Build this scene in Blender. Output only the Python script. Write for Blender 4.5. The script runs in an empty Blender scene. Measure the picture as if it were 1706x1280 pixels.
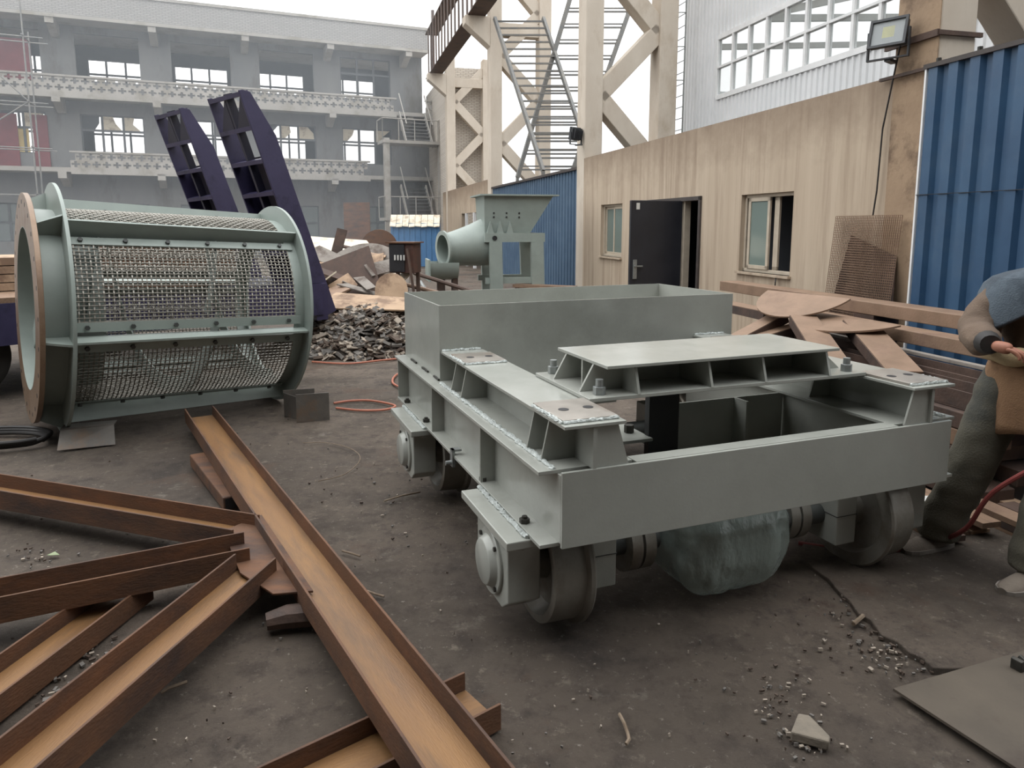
import bpy, bmesh, math, random
from mathutils import Vector, Matrix, noise
from math import radians as rad, sin, cos, pi, tan, atan2, sqrt
S = bpy.context.scene
COL = S.collection
random.seed(7)
# ------------------------------------------------------------------ camera
CF, CX, CY, CH = 1185.0, 853.0, 545.0, 1.65
PIT = math.atan((CY - 376) / CF)
cam = bpy.data.cameras.new('camera')
cam.sensor_fit = 'HORIZONTAL'; cam.sensor_width = 36.0
cam.lens = 36.0 * CF / 1706.0
cam.shift_y = -(640.0 - CY) / 1706.0
cam.clip_end = 300
camo = bpy.data.objects.new('camera', cam)
camo.location = (0, 0, CH); camo.rotation_euler = (pi / 2 - PIT, 0, 0)
COL.objects.link(camo); S.camera = camo
# ------------------------------------------------------------------ sky (overcast) and exposure
SKY = 3.1
w = bpy.data.worlds.new('overcast_sky'); S.world = w; w.use_nodes = True
nt = w.node_tree; nt.nodes.clear()
wo = nt.nodes.new('ShaderNodeOutputWorld'); bg = nt.nodes.new('ShaderNodeBackground')
tc = nt.nodes.new('ShaderNodeTexCoord'); sp = nt.nodes.new('ShaderNodeSeparateXYZ')
mx = nt.nodes.new('ShaderNodeMath'); mx.operation = 'MAXIMUM'; mx.inputs[1].default_value = 0.0
ma = nt.nodes.new('ShaderNodeMath'); ma.operation = 'MULTIPLY_ADD'
ma.inputs[1].default_value = SKY * 0.66; ma.inputs[2].default_value = SKY * 0.34
nt.links.new(tc.outputs['Generated'], sp.inputs[0]); nt.links.new(sp.outputs['Z'], mx.inputs[0])
nt.links.new(mx.outputs[0], ma.inputs[0]); nt.links.new(ma.outputs[0], bg.inputs['Strength'])
bg.inputs['Color'].default_value = (0.985, 0.995, 1.0, 1)
nt.links.new(bg.outputs[0], wo.inputs[0])
S.view_settings.view_transform = 'Standard'
S.view_settings.look = 'None'
S.view_settings.gamma = 1.0
S.view_settings.use_curve_mapping = False
S.view_settings.exposure = 0.2
# ------------------------------------------------------------------ helpers
def ray(x, y):
    return Vector(((x - CX) / CF, cos(PIT) + sin(PIT) * (CY - y) / CF, -sin(PIT) + cos(PIT) * (CY - y) / CF))
def gz(x, y, z=0.0):
    d = ray(x, y); t = (z - CH) / d.z
    return Vector((0, 0, CH)) + d * t
def atY(x, y, Y):
    d = ray(x, y)
    return Vector((0, 0, CH)) + d * (Y / d.y)
def lin(h):
    r = []
    for i in (0, 2, 4):
        c = int(h[i:i + 2], 16) / 255.0
        r.append(c / 12.92 if c <= 0.04045 else ((c + 0.055) / 1.055) ** 2.4)
    return (r[0], r[1], r[2], 1.0)
MATS = {}
def mat(name, c1, c2=None, scale=6.0, rough=0.6, metal=0.0, bump=0.0, bscale=60.0, c3=None, s3=1.5, t3=(0.5, 0.62),
        stretch=(1, 1, 1), spec=0.5, rv=0.12, alpha=None, transm=0.0, world=False, emit=0.0):
    m = bpy.data.materials.new(name); m.use_nodes = True
    n = m.node_tree.nodes; l = m.node_tree.links
    b = n['Principled BSDF']
    b.inputs['Roughness'].default_value = rough; b.inputs['Metallic'].default_value = metal
    b.inputs['Specular IOR Level'].default_value = spec
    tc = n.new('ShaderNodeTexCoord'); mp = n.new('ShaderNodeMapping'); mp.inputs['Scale'].default_value = stretch
    if world:
        ge = n.new('ShaderNodeNewGeometry'); l.new(ge.outputs['Position'], mp.inputs['Vector'])
    else:
        oi = n.new('ShaderNodeObjectInfo'); ad = n.new('ShaderNodeVectorMath'); ad.operation = 'ADD'
        mu = n.new('ShaderNodeMath'); mu.operation = 'MULTIPLY'; mu.inputs[1].default_value = 37.0
        l.new(oi.outputs['Random'], mu.inputs[0]); l.new(tc.outputs['Object'], ad.inputs[0]); l.new(mu.outputs[0], ad.inputs[1])
        l.new(ad.outputs[0], mp.inputs['Vector'])
    c2 = c2 or c1
    nz = n.new('ShaderNodeTexNoise'); nz.inputs['Scale'].default_value = scale; nz.inputs['Detail'].default_value = 6
    nz.inputs['Roughness'].default_value = 0.62
    l.new(mp.outputs[0], nz.inputs['Vector'])
    cr = n.new('ShaderNodeValToRGB'); cr.color_ramp.elements[0].position = 0.32; cr.color_ramp.elements[1].position = 0.68
    cr.color_ramp.elements[0].color = lin(c1); cr.color_ramp.elements[1].color = lin(c2)
    l.new(nz.outputs['Fac'], cr.inputs[0]); out = cr.outputs[0]
    if c3:
        n3 = n.new('ShaderNodeTexNoise'); n3.inputs['Scale'].default_value = s3; n3.inputs['Detail'].default_value = 8
        n3.inputs['Roughness'].default_value = 0.68
        l.new(mp.outputs[0], n3.inputs['Vector'])
        r3 = n.new('ShaderNodeValToRGB'); r3.color_ramp.elements[0].position = t3[0]; r3.color_ramp.elements[1].position = t3[1]
        l.new(n3.outputs['Fac'], r3.inputs[0])
        mi = n.new('ShaderNodeMix'); mi.data_type = 'RGBA'
        l.new(r3.outputs[0], mi.inputs['Factor']); l.new(out, mi.inputs['A']); mi.inputs['B'].default_value = lin(c3)
        out = mi.outputs['Result']
    l.new(out, b.inputs['Base Color'])
    if rv:
        mr = n.new('ShaderNodeMapRange'); mr.inputs['To Min'].default_value = max(0.03, rough - rv); mr.inputs['To Max'].default_value = min(1, rough + rv)
        l.new(nz.outputs['Fac'], mr.inputs['Value']); l.new(mr.outputs[0], b.inputs['Roughness'])
    if bump:
        nb = n.new('ShaderNodeTexNoise'); nb.inputs['Scale'].default_value = bscale; nb.inputs['Detail'].default_value = 5
        l.new(mp.outputs[0], nb.inputs['Vector'])
        bu = n.new('ShaderNodeBump'); bu.inputs['Strength'].default_value = min(1.0, bump); bu.inputs['Distance'].default_value = 0.01
        l.new(nb.outputs['Fac'], bu.inputs['Height']); l.new(bu.outputs[0], b.inputs['Normal'])
    if transm: b.inputs['Transmission Weight'].default_value = transm
    if alpha is not None: b.inputs['Alpha'].default_value = alpha
    if emit: b.inputs['Emission Color'].default_value = lin(c1); b.inputs['Emission Strength'].default_value = emit
    MATS[name] = m
    return m
class MB:
    def __init__(s, m=None): s.v = []; s.f = []; s.m = m or Matrix.Identity(4)
    def add(s, vs, fs):
        o = len(s.v); s.v += [s.m @ Vector(v) for v in vs]; s.f += [[i + o for i in f] for f in fs]; return s
    def box(s, x0, x1, y0, y1, z0, z1):
        return s.add([(x0,y0,z0),(x1,y0,z0),(x1,y1,z0),(x0,y1,z0),(x0,y0,z1),(x1,y0,z1),(x1,y1,z1),(x0,y1,z1)],
                     [(3,2,1,0),(4,5,6,7),(0,1,5,4),(1,2,6,5),(2,3,7,6),(3,0,4,7)])
    def prism(s, poly, a, b, axis='z'):
        n = len(poly)
        def P(p, h): return {'z': (p[0], p[1], h), 'y': (p[0], h, p[1]), 'x': (h, p[0], p[1])}[axis]
        return s.add([P(p, a) for p in poly] + [P(p, b) for p in poly],
                     [list(range(n))[::-1], list(range(n, 2 * n))] + [(i, (i + 1) % n, n + (i + 1) % n, n + i) for i in range(n)])
    def bar(s, p, q, w, h, up=(0, 0, 1)):
        p = Vector(p); q = Vector(q); d = (q - p).normalized(); u = Vector(up)
        if abs(d.dot(u)) > 0.99: u = Vector((0, 1, 0))
        x = d.cross(u).normalized(); z = x.cross(d).normalized(); x *= w / 2; z *= h / 2
        return s.add([p-x-z, p+x-z, p+x+z, p-x+z, q-x-z, q+x-z, q+x+z, q-x+z],
                     [(3,2,1,0),(4,5,6,7),(0,1,5,4),(1,2,6,5),(2,3,7,6),(3,0,4,7)])
    def extr(s, p, q, prof, up=(0, 0, 1)):
        """closed 2-D profile (right, up) swept from p to q"""
        p = Vector(p); q = Vector(q); d = (q - p).normalized(); u = Vector(up)
        x = d.cross(u).normalized(); z = x.cross(d).normalized(); n = len(prof)
        return s.add([p + x * a + z * b for a, b in prof] + [q + x * a + z * b for a, b in prof],
                     [list(range(n))[::-1], list(range(n, 2 * n))] + [(i, (i + 1) % n, n + (i + 1) % n, n + i) for i in range(n)])
    def tube(s, pts, r, n=6, caps=True):
        pts = [Vector(p) for p in pts]; k = len(pts); vs = []
        rr = r if isinstance(r, (list, tuple)) else [r] * k
        ref = None
        for i in range(k):
            d = (pts[min(i + 1, k - 1)] - pts[max(i - 1, 0)]).normalized()
            if ref is None:
                ref = Vector((0, 0, 1)) if abs(d.z) < 0.9 else Vector((1, 0, 0))
            x = d.cross(ref).normalized(); y = x.cross(d).normalized(); ref = y
            for j in range(n):
                a = 2 * pi * j / n; vs.append(pts[i] + (x * cos(a) + y * sin(a)) * rr[i])
        fs = [(i * n + j, i * n + (j + 1) % n, (i + 1) * n + (j + 1) % n, (i + 1) * n + j) for i in range(k - 1) for j in range(n)]
        if caps: fs += [list(range(n))[::-1], list(range((k - 1) * n, k * n))]
        return s.add(vs, fs)
    def cyl(s, p, q, r, n=16, r2=None):
        return s.tube([p, q], [r, r if r2 is None else r2], n)
    def lathe(s, prof, n=40, c=(0, 0, 0), axis='x', a0=0.0, a1=2 * pi, closed=True):
        """prof: list of (h, r), closed loop in the half plane, swept round the axis"""
        full = abs(a1 - a0) > 2 * pi - 1e-4; k = n if full else n + 1; m = len(prof); vs = []
        for i in range(k):
            a = a0 + (a1 - a0) * i / n
            for h, r in prof:
                p = {'x': (h, r * cos(a), r * sin(a)), 'y': (r * cos(a), h, r * sin(a)), 'z': (r * cos(a), r * sin(a), h)}[axis]
                vs.append((p[0] + c[0], p[1] + c[1], p[2] + c[2]))
        fs = []
        mm = m if closed else m - 1
        for i in range(n):
            i2 = (i + 1) % k
            for j in range(mm):
                fs.append((i * m + j, i * m + (j + 1) % m, i2 * m + (j + 1) % m, i2 * m + j))
        if not full and closed: fs += [list(range(m)), list(range((k - 1) * m, k * m))[::-1]]
        return s.add(vs, fs)
    def hexnut(s, c, r, h, axis=(0, 0, 1), rot=0.0):
        ax = Vector(axis).normalized(); c = Vector(c)
        return s.tube([c, c + ax * h], r, 6)
    def build(s, name, mt, parent=None, smooth=False, bevel=0.0, loc=None, norm=True):
        me = bpy.data.meshes.new(name)
        me.from_pydata([tuple(v) for v in s.v], [], s.f)
        if norm:
            bm = bmesh.new(); bm.from_mesh(me); bmesh.ops.recalc_face_normals(bm, faces=bm.faces); bm.to_mesh(me); bm.free()
        me.materials.append(MATS[mt] if isinstance(mt, str) else mt)
        if smooth:
            me.polygons.foreach_set('use_smooth', [True] * len(me.polygons)); me.set_sharp_from_angle(angle=rad(38))
        me.update()
        o = bpy.data.objects.new(name, me); COL.objects.link(o)
        if parent: o.parent = parent
        if loc: o.location = loc
        if bevel:
            bv = o.modifiers.new('bevel', 'BEVEL'); bv.width = bevel; bv.segments = 2; bv.limit_method = 'ANGLE'; bv.angle_limit = rad(40)
        return o
def tag(o, label=None, cat=None, group=None, kind=None):
    if label: o['label'] = label
    if cat: o['category'] = cat
    if group: o['group'] = group
    if kind: o['kind'] = kind
    return o
def thing(name, label, cat, loc=(0, 0, 0), rotz=0.0, group=None, kind=None):
    o = bpy.data.objects.new(name, None); COL.objects.link(o); o.empty_display_size = 0.2
    o.location = loc; o.rotation_euler = (0, 0, rotz)
    return tag(o, label, cat, group, kind)
def part_copy(ch, parent, loc=None):
    c = ch.copy(); COL.objects.link(c); c.parent = parent
    if loc: c.location = loc
    return c
def copy_tree(o, loc=None, rotz=None, label=None):
    r = o.copy(); COL.objects.link(r)
    if loc is not None: r.location = loc
    if rotz is not None: r.rotation_euler = (0, 0, rotz)
    if label: r['label'] = label
    for ch in list(o.children):
        c = part_copy(ch, r)
        for g in list(ch.children): part_copy(g, c)
    return r
# ------------------------------------------------------------------ materials
mat('paint', '9a9c95', 'a5a7a0', 3.0, 0.19, 0.0, 0.04, 90, rv=0.07, c3='8f918a', s3=1.2, t3=(0.52, 0.7))
mat('paint_teal', '89938d', '959f99', 3.0, 0.42, 0.0, 0.05, 80)
mat('paint_dark', '3a3d3c', '4a4c4a', 5, 0.5)
mat('bare_steel', '9a948c', 'b0aaa2', 9, 0.38, 0.55, 0.05, 120, c3='8d6f58', s3=3, t3=(0.55, 0.75))
mat('weld', 'c9cfcc', 'a3a9a6', 60, 0.4, 0.3, 0.9, 70)
mat('floor_steel', '50483f', '5f564b', 3, .7, .1, .15, 60, c3='443a33', s3=1.4)
mat('wheel_steel', '7d7a72', '8d8a82', 8, 0.42, 0.35, 0.1, 60, c3='6b6054', s3=2.5, t3=(0.5, 0.7))
mat('black_steel', '1d1d20', '29282a', 6, 0.5)
mat('bolt_dark', '33332f', '4a4742', 30, 0.5, 0.5)
mat('zinc', '8d9190', 'a2a6a5', 30, 0.4, 0.6)
mat('rust', '59402f', '6f4b33', 5, 0.72, 0.1, 0.25, 80, c3='3f302a', s3=2.6, t3=(0.46, 0.66), stretch=(.6, 1.6, 1.6))
mat('rust_web', '765536', '8d683f', 4, 0.55, 0.1, 0.2, 90, c3='5a4636', s3=2.4, t3=(0.48, 0.70), stretch=(.35, 2.4, 2.4))
mat('rust_dark', '4a3a33', '5d4a40', 6, 0.7, 0.1, 0.25, 60, c3='37302d', s3=2.2, t3=(0.5, 0.7))
mat('rust_pale', '7d6653', '927864', 5, 0.6, 0.1, 0.2, 60, c3='70584a', s3=2.4, t3=(0.52, 0.75))
mat('mill_scale', '57534f', '6d6862', 5, 0.5, 0.3, 0.1, 60, c3='75604e', s3=2.6, t3=(0.55, 0.72))
mat('plate_flange', '7c6654', '8f7a66', 6, 0.42, 0.3, 0.1, 70, c3='6a4d38', s3=3, t3=(0.5, 0.68))
mat('wire', '98958d', '7f7a70', 20, 0.45, 0.4)
mat('navy', '302c48', '3a3654', 4, 0.45, 0.0, 0.08, 40, c3='22203a', s3=2)
mat('navy_dark', '1c1b2a', '262536', 5, 0.55)
mat('rubber', '262524', '35322f', 9, 0.8, 0, 0.2, 60)
mat('tan_wall', 'ad9c88', 'bcac98', 1.2, 0.9, 0, 0.15, 30, c3='826e5c', s3=1.9, t3=(0.48, 0.82), stretch=(3.4, 3.4, 0.16), world=True)
mat('tan_stain', '8e7660', 'a38a70', 2.2, 0.92, 0, 0.2, 30, c3='75624f', s3=1.2, stretch=(1, 1, 0.4), world=True)
mat('concrete', 'bfb3a4', 'ccc2b4', 1.6, 0.9, 0, 0.3, 25, c3='a3927d', s3=1.2, t3=(0.55, 0.8), stretch=(1, 1, 0.5), world=True)
mat('concrete_brown', '8f7963', 'a58e75', 2.4, 0.92, 0, 0.4, 22, c3='715e4d', s3=1.6, world=True)
mat('blue_sheet', '2c4a69', '365776', 2.0, 0.45, 0.0, 0.05, 20, c3='4b6076', s3=0.9, t3=(0.5, 0.8), world=True)
mat('blue_dull', '445b73', '536a80', 2.0, 0.5, 0.0, 0.05, 20, world=True)
mat('blue_bin', '4874a0', '527fab', 3.0, 0.5)
mat('white_sheet', 'd9dbdc', 'e4e5e6', 1.2, 0.5, 0.0, 0.03, 15, world=True)
mat('white_paint', 'dfe0e0', 'eceded', 4.0, 0.4)
mat('cream', 'cfc4ae', 'dcd2bd', 4.0, 0.6, 0, 0.1, 40, c3='a0907c', s3=2)
mat('grey_facade', '6f7071', '7d7d7c', 0.8, 0.95, 0, 0.2, 12, c3='615e59', s3=0.6, stretch=(1, 1, 0.35), world=True)
mat('facade_light', '989590', 'a6a29c', 0.8, 0.95, 0, 0.2, 12, c3='8d887f', s3=0.9, world=True)
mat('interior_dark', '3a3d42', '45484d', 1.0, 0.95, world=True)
mat('frame_dark', '4c4f52', '5a5d60', 3, 0.6)
mat('red_door', '6a2f36', '7c3b40', 2, 0.8)
mat('yellow_sheet', 'd9bf7a', 'e3cc8c', 3, 0.7)
mat('scaffold', '6b6e70', '85817a', 5, 0.6, 0.3)
mat('dark_door', '23242a', '2c2d33', 3, 0.42)
mat('alu', 'b3a796', 'c2b6a4', 8, 0.5, 0.1)
mat('dark_trim', '3c3634', '4a4340', 8, 0.6)
mat('box_rust', '3f2d28', '5a3a2e', 6, 0.7, 0, 0.2, 50)
mat('red_hose', '7d3a38', '8c4440', 20, 0.5)
mat('orange_hose', 'a0604a', 'b06e58', 20, 0.55)
mat('black_cable', '1f1d1c', '2a2726', 20, 0.6)
mat('floodlight', '2c2e31', '3a3c3f', 10, 0.5)
mat('led', 'c7bf4a', 'd8d060', 10, 0.5)
mat('stone', '6d665c', '837a6d', 14, 0.9, 0, 0.5, 40)
mat('wood_strip', '6f5847', '8a705a', 8, 0.8, 0, 0.2, 60, stretch=(6, 0.6, 6))
mat('leaf', '7d8a6a', '95a07e', 10, 0.7)
mat('twig', '8a7a68', '6a5a4a', 20, 0.8)
mat('scrap_tan', 'a58a70', 'b89d82', 4, 0.75, 0, 0.15, 40, c3='7d6552', s3=2.2)
mat('scrap_grey', '7a736c', '8d867e', 4, 0.7, 0, 0.15, 40, c3='5c5048', s3=2.2)
mat('jacket', '5f5044', '6f5e50', 7, 0.95, 0, 0.4, 120)
mat('denim', '4c5660', '5b666f', 9, 0.95, 0, 0.4, 140, c3='3c454e', s3=3)
mat('trousers', '575449', '666255', 5, 0.95, 0, 0.4, 110, c3='4a4a44', s3=2.5)
mat('apron', '836449', '937356', 5, 0.95, 0, 0.4, 140, c3='68503c', s3=3)
mat('shoe', '6e645a', '7f756a', 9, 0.9, 0, 0.3, 80)
mat('skin', '8f5e49', 'a06b55', 12, 0.6, 0, 0.1, 90)
mat('glove', 'a8926f', 'bba684', 9, 0.95, 0, 0.4, 90)
mat('paper', 'c9c9c4', 'd8d8d2', 5, 0.8)
def glass(name, tint, rough=0.05, alpha=0.35):
    m = bpy.data.materials.new(name); m.use_nodes = True
    b = m.node_tree.nodes['Principled BSDF']
    b.inputs['Base Color'].default_value = lin(tint); b.inputs['Roughness'].default_value = rough
    b.inputs['Alpha'].default_value = alpha; MATS[name] = m
glass('pane_glass', 'aab4b4', 0.06, 0.28)
glass('office_glass', '7c8a84', 0.08, 0.8)
glass('lamp_glass', 'c9cfd0', 0.1, 0.35)
# ================================================================== ground
def frange(a, b, st):
    r = []; x = a
    while x < b - 1e-6: r.append(x); x += st
    return r
def ground_mat():
    m = bpy.data.materials.new('yard_ground'); m.use_nodes = True
    n = m.node_tree.nodes; l = m.node_tree.links; b = n['Principled BSDF']
    ge = n.new('ShaderNodeNewGeometry')
    def noise_(s, d=6, r=0.6):
        z = n.new('ShaderNodeTexNoise'); z.inputs['Scale'].default_value = s; z.inputs['Detail'].default_value = d
        z.inputs['Roughness'].default_value = r; l.new(ge.outputs['Position'], z.inputs['Vector']); return z.outputs['Fac']
    def ramp(f, p0, p1, c0=(0, 0, 0, 1), c1=(1, 1, 1, 1)):
        r = n.new('ShaderNodeValToRGB'); r.color_ramp.elements[0].position = p0; r.color_ramp.elements[1].position = p1
        r.color_ramp.elements[0].color = c0; r.color_ramp.elements[1].color = c1; l.new(f, r.inputs[0]); return r.outputs[0]
    def mix(f, a, c):
        k = n.new('ShaderNodeMix'); k.data_type = 'RGBA'; l.new(f, k.inputs['Factor']); l.new(a, k.inputs['A'])
        if isinstance(c, str): k.inputs['B'].default_value = lin(c)
        else: l.new(c, k.inputs['B'])
        return k.outputs['Result']
    base = ramp(noise_(1.1, 10, 0.72), 0.36, 0.64, lin('4b4239'), lin('786b5f'))
    base = mix(ramp(noise_(7.0, 9, 0.75), 0.50, 0.66), base, '483e37')
    base = mix(ramp(noise_(11.0, 9, 0.75), 0.58, 0.70), base, '897d70')
    base = mix(ramp(noise_(0.55, 9, 0.72), 0.50, 0.62), base, '3f3731')
    base = mix(ramp(noise_(0.8, 7, 0.7), 0.56, 0.68), base, '5f4a3c')
    base = mix(ramp(noise_(2.4, 9, 0.75), 0.60, 0.72), base, '837a70')
    base = mix(ramp(noise_(38, 5, 0.7), 0.62, 0.74), base, '9a9187')
    base = mix(ramp(noise_(26, 5, 0.7), 0.64, 0.74), base, '35302c')
    l.new(base, b.inputs['Base Color'])
    rr = n.new('ShaderNodeMapRange'); rr.inputs['To Min'].default_value = 0.68; rr.inputs['To Max'].default_value = 0.98
    l.new(noise_(1.7, 5), rr.inputs['Value']); l.new(rr.outputs[0], b.inputs['Roughness'])
    bu = n.new('ShaderNodeBump'); bu.inputs['Strength'].default_value = 0.9; bu.inputs['Distance'].default_value = 0.03
    l.new(noise_(22, 10, 0.8), bu.inputs['Height']); l.new(bu.outputs[0], b.inputs['Normal'])
    MATS['yard_ground'] = m
ground_mat()
def gh(x, y):
    return 0.012 * (noise.noise(Vector((x * 0.9, y * 0.9, 3.1)))) + 0.005 * noise.noise(Vector((x * 4, y * 4, 1.0)))
xs = [-60, -45, -32, -22, -15, -11, -9] + frange(-8, 5, 0.09) + [5, 6, 8, 12, 20, 32]
ys = [-30, -18, -10, -5, -2, 0] + frange(0.5, 9.5, 0.08) + [9.5, 10, 11, 13, 16, 20, 26, 34, 44, 56, 75]
mb = MB()
mb.v = [Vector((x, y, gh(x, y) - 0.012 if -8 < x < 5 and 0 < y < 11 else -0.012)) for y in ys for x in xs]
nx = len(xs)
mb.f = [(j * nx + i, j * nx + i + 1, (j + 1) * nx + i + 1, (j + 1) * nx + i) for j in range(len(ys) - 1) for i in range(nx - 1)]
fl = mb.build('floor', 'yard_ground', smooth=True, norm=False)
tag(fl, 'dirty brown-grey concrete yard ground', 'ground', kind='structure')
# raised concrete slab on the right, with a broken edge
mat('slab', '746a60', '897e73', 2.0, 0.9, 0, 0.35, 40, c3='5a5049', s3=1.6, t3=(0.5, 0.7), world=True)
edge = [(1330, 925), (1352, 950), (1378, 968), (1400, 990), (1418, 1005), (1432, 1026), (1452, 1040), (1470, 1062), (1496, 1078), (1512, 1092), (1530, 1100), (1548, 1118)]
poly = [gz(x, y) for x, y in edge] + [gz(1640, 1120), gz(1760, 1075)] + [Vector((3.6, 2.9, 0)), Vector((3.6, 4.6, 0)), Vector((2.2, 4.6, 0))]
pp = []
for i, p in enumerate(poly[:12]):
    pp.append((p.x + random.uniform(-.012, .012), p.y + random.uniform(-.012, .012)))
pp += [(p.x, p.y) for p in poly[12:]]
slab = MB().prism(pp, -0.02, 0.016).build('floor_slab', 'yard_ground', bevel=0.005)
tag(slab, 'broken edged concrete slab raised above the dirt beside the worker', 'slab', kind='structure')
# ================================================================== right hand side
WO = (5.585, 0, 0); WR = rad(14.2)
def uv_u(px, v=0.0):
    r = (px - CX) / 1197.0
    a = (-0.2453, 0.9694); bb = (0.9694, 0.2453)
    # (5.585 + a0 u + b0 v) = r (a1 u + b1 v)
    return (5.585 + bb[0] * v - r * bb[1] * v) / (r * a[1] - a[0])
def wpt(u, v, z=0.0):
    return Vector((5.585 - 0.2453 * u + 0.9694 * v, 0.9694 * u + 0.2453 * v, z))
def wall_segments(mb, u0, u1, z0, z1, v0, v1, holes):
    """wall with rectangular holes (ua, ub, za, zb)"""
    holes = sorted(holes); u = u0
    for ua, ub, za, zb in holes:
        if ua > u: mb.box(v0, v1, u, ua, z0, z1)
        if za > z0: mb.box(v0, v1, ua, ub, z0, za)
        if zb < z1: mb.box(v0, v1, ua, ub, zb, z1)
        u = ub
    if u < u1: mb.box(v0, v1, u, u1, z0, z1)
def top_stain(m):
    n = m.node_tree.nodes; l = m.node_tree.links; b = n['Principled BSDF']; src = b.inputs['Base Color'].links[0].from_socket
    ge = n.new('ShaderNodeNewGeometry'); sp_ = n.new('ShaderNodeSeparateXYZ'); l.new(ge.outputs['Position'], sp_.inputs[0])
    nz_ = n.new('ShaderNodeTexNoise'); nz_.inputs['Scale'].default_value = 2.4; nz_.inputs['Detail'].default_value = 9; nz_.inputs['Roughness'].default_value = .7; l.new(ge.outputs['Position'], nz_.inputs['Vector'])
    m1 = n.new('ShaderNodeMath'); m1.operation = 'MULTIPLY_ADD'; m1.inputs[1].default_value = 1.1; l.new(nz_.outputs['Fac'], m1.inputs[0]); l.new(sp_.outputs['Z'], m1.inputs[2])
    r_ = n.new('ShaderNodeMapRange'); r_.inputs['From Min'].default_value = 2.95; r_.inputs['From Max'].default_value = 3.75; r_.inputs['To Max'].default_value = .8
    l.new(m1.outputs[0], r_.inputs['Value'])
    k = n.new('ShaderNodeMix'); k.data_type = 'RGBA'; l.new(r_.outputs[0], k.inputs['Factor']); l.new(src, k.inputs['A']); k.inputs['B'].default_value = lin('7d6b5a'); l.new(k.outputs['Result'], b.inputs['Base Color'])
top_stain(MATS['tan_wall'])
wr = thing('wall_right', 'tan plastered concrete wall with streaked stains', 'wall', WO, WR, kind='structure')
W1 = (14.19, 15.30, 1.03, 2.07); W2 = (8.96, 10.09, 1.035, 2.06); DR = (11.16, 13.02, 0.0, 2.09)
m = MB(); wall_segments(m, 7.4, 16.5, 0, 3.1, 0.0, 0.24, [W2, DR, W1]); m.build('plaster_face', 'tan_wall', wr)
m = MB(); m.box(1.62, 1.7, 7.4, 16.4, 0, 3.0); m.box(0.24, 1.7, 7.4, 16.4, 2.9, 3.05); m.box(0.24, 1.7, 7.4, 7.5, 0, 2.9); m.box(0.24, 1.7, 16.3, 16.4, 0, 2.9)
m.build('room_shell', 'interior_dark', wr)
# slender tan wall between the third and fourth crane columns
wf = thing('wall_far', 'low tan concrete wall running on to the far crane columns', 'wall', WO, WR, kind='structure')
m = MB(); wall_segments(m, 26.2, 36.6, 0, 3.25, 0.0, 0.24, [(27.3, 31.5, 0, 2.15)]); m.build('plaster_face', 'tan_wall', wf)
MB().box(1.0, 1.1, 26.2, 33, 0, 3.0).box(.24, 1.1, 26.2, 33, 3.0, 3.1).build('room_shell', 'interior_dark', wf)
MB().box(-0.05, 0.05, 28.6, 28.75, 0, 2.15).box(-.05, .05, 30.3, 30.4, 0, 2.15).build('white_post', 'white_paint', wf)
# windows
def window(n, hole, sashes, label):
    ua, ub, za, zb = hole
    o = thing('window_%d' % n, label, 'window', WO, WR, kind='structure')
    m = MB(); t = 0.045
    m.box(0.06, 0.13, ua, ub, za, za + t); m.box(0.06, 0.13, ua, ub, zb - t, zb); m.box(0.06, 0.13, ua, ua + t, za, zb); m.box(0.06, 0.13, ub - t, ub, za, zb)
    m.build('window_frame', 'alu', o, bevel=0.004)
    MB().box(-0.05, 0.2, ua - 0.03, ub + 0.03, za - 0.03, za).build('window_sill', 'tan_wall', o)
    for (sa, sb, v) in sashes:
        m = MB(); t = 0.05; a0 = za + 0.045; b0 = zb - 0.045
        m.box(v, v + .03, sa, sb, a0, a0 + t); m.box(v, v + .03, sa, sb, b0 - t, b0); m.box(v, v + .03, sa, sa + t, a0, b0); m.box(v, v + .03, sb - t, sb, a0, b0)
        s_ = m.build('sash', 'alu', o, bevel=0.003)
        MB().box(v + .012, v + .018, sa + t, sb - t, a0 + t, b0 - t).build('pane', 'office_glass', s_)
    return o
window(1, W1, [(14.24, 14.78, 0.07), (14.72, 15.25, 0.10)], 'small sliding window with closed grey glass left of the dark door')
window(2, W2, [(9.5, 9.98, 0.045), (9.36, 9.46, 0.09)], 'larger sliding window half open, right of the dark door')
# door: frame in the opening, leaf swung out at a right angle
d1 = thing('door_1', 'dark security door standing open in the tan wall', 'door', WO, WR, kind='structure')
m = MB(); m.box(-0.03, 0.14, 11.16, 11.22, 0, 2.09); m.box(-0.03, 0.14, 12.96, 13.02, 0, 2.09); m.box(-0.03, 0.14, 11.16, 13.02, 2.03, 2.09)
m.build('door_frame', 'dark_trim', d1)
MB().box(0.02, 0.12, 11.72, 11.82, 0, 2.03).build('jamb', 'alu', d1)
lf = MB().box(-0.88, 0.0, 11.76, 11.82, 0.02, 2.04).build('door_leaf', 'dark_door', d1, bevel=0.008)
MB().box(-0.83, -0.77, 11.735, 11.76, 0.82, 1.12).bar((-0.8, 11.72, 1.02), (-0.68, 11.72, 1.02), 0.02, 0.02).cyl((-.8, 11.76, 1.02), (-.8, 11.71, 1.02), .018, 8).build('handle', 'zinc', lf)
MB().box(-0.79, -0.735, 11.755, 11.76, 1.9, 2.0).build('sticker', 'paper', lf)
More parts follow.
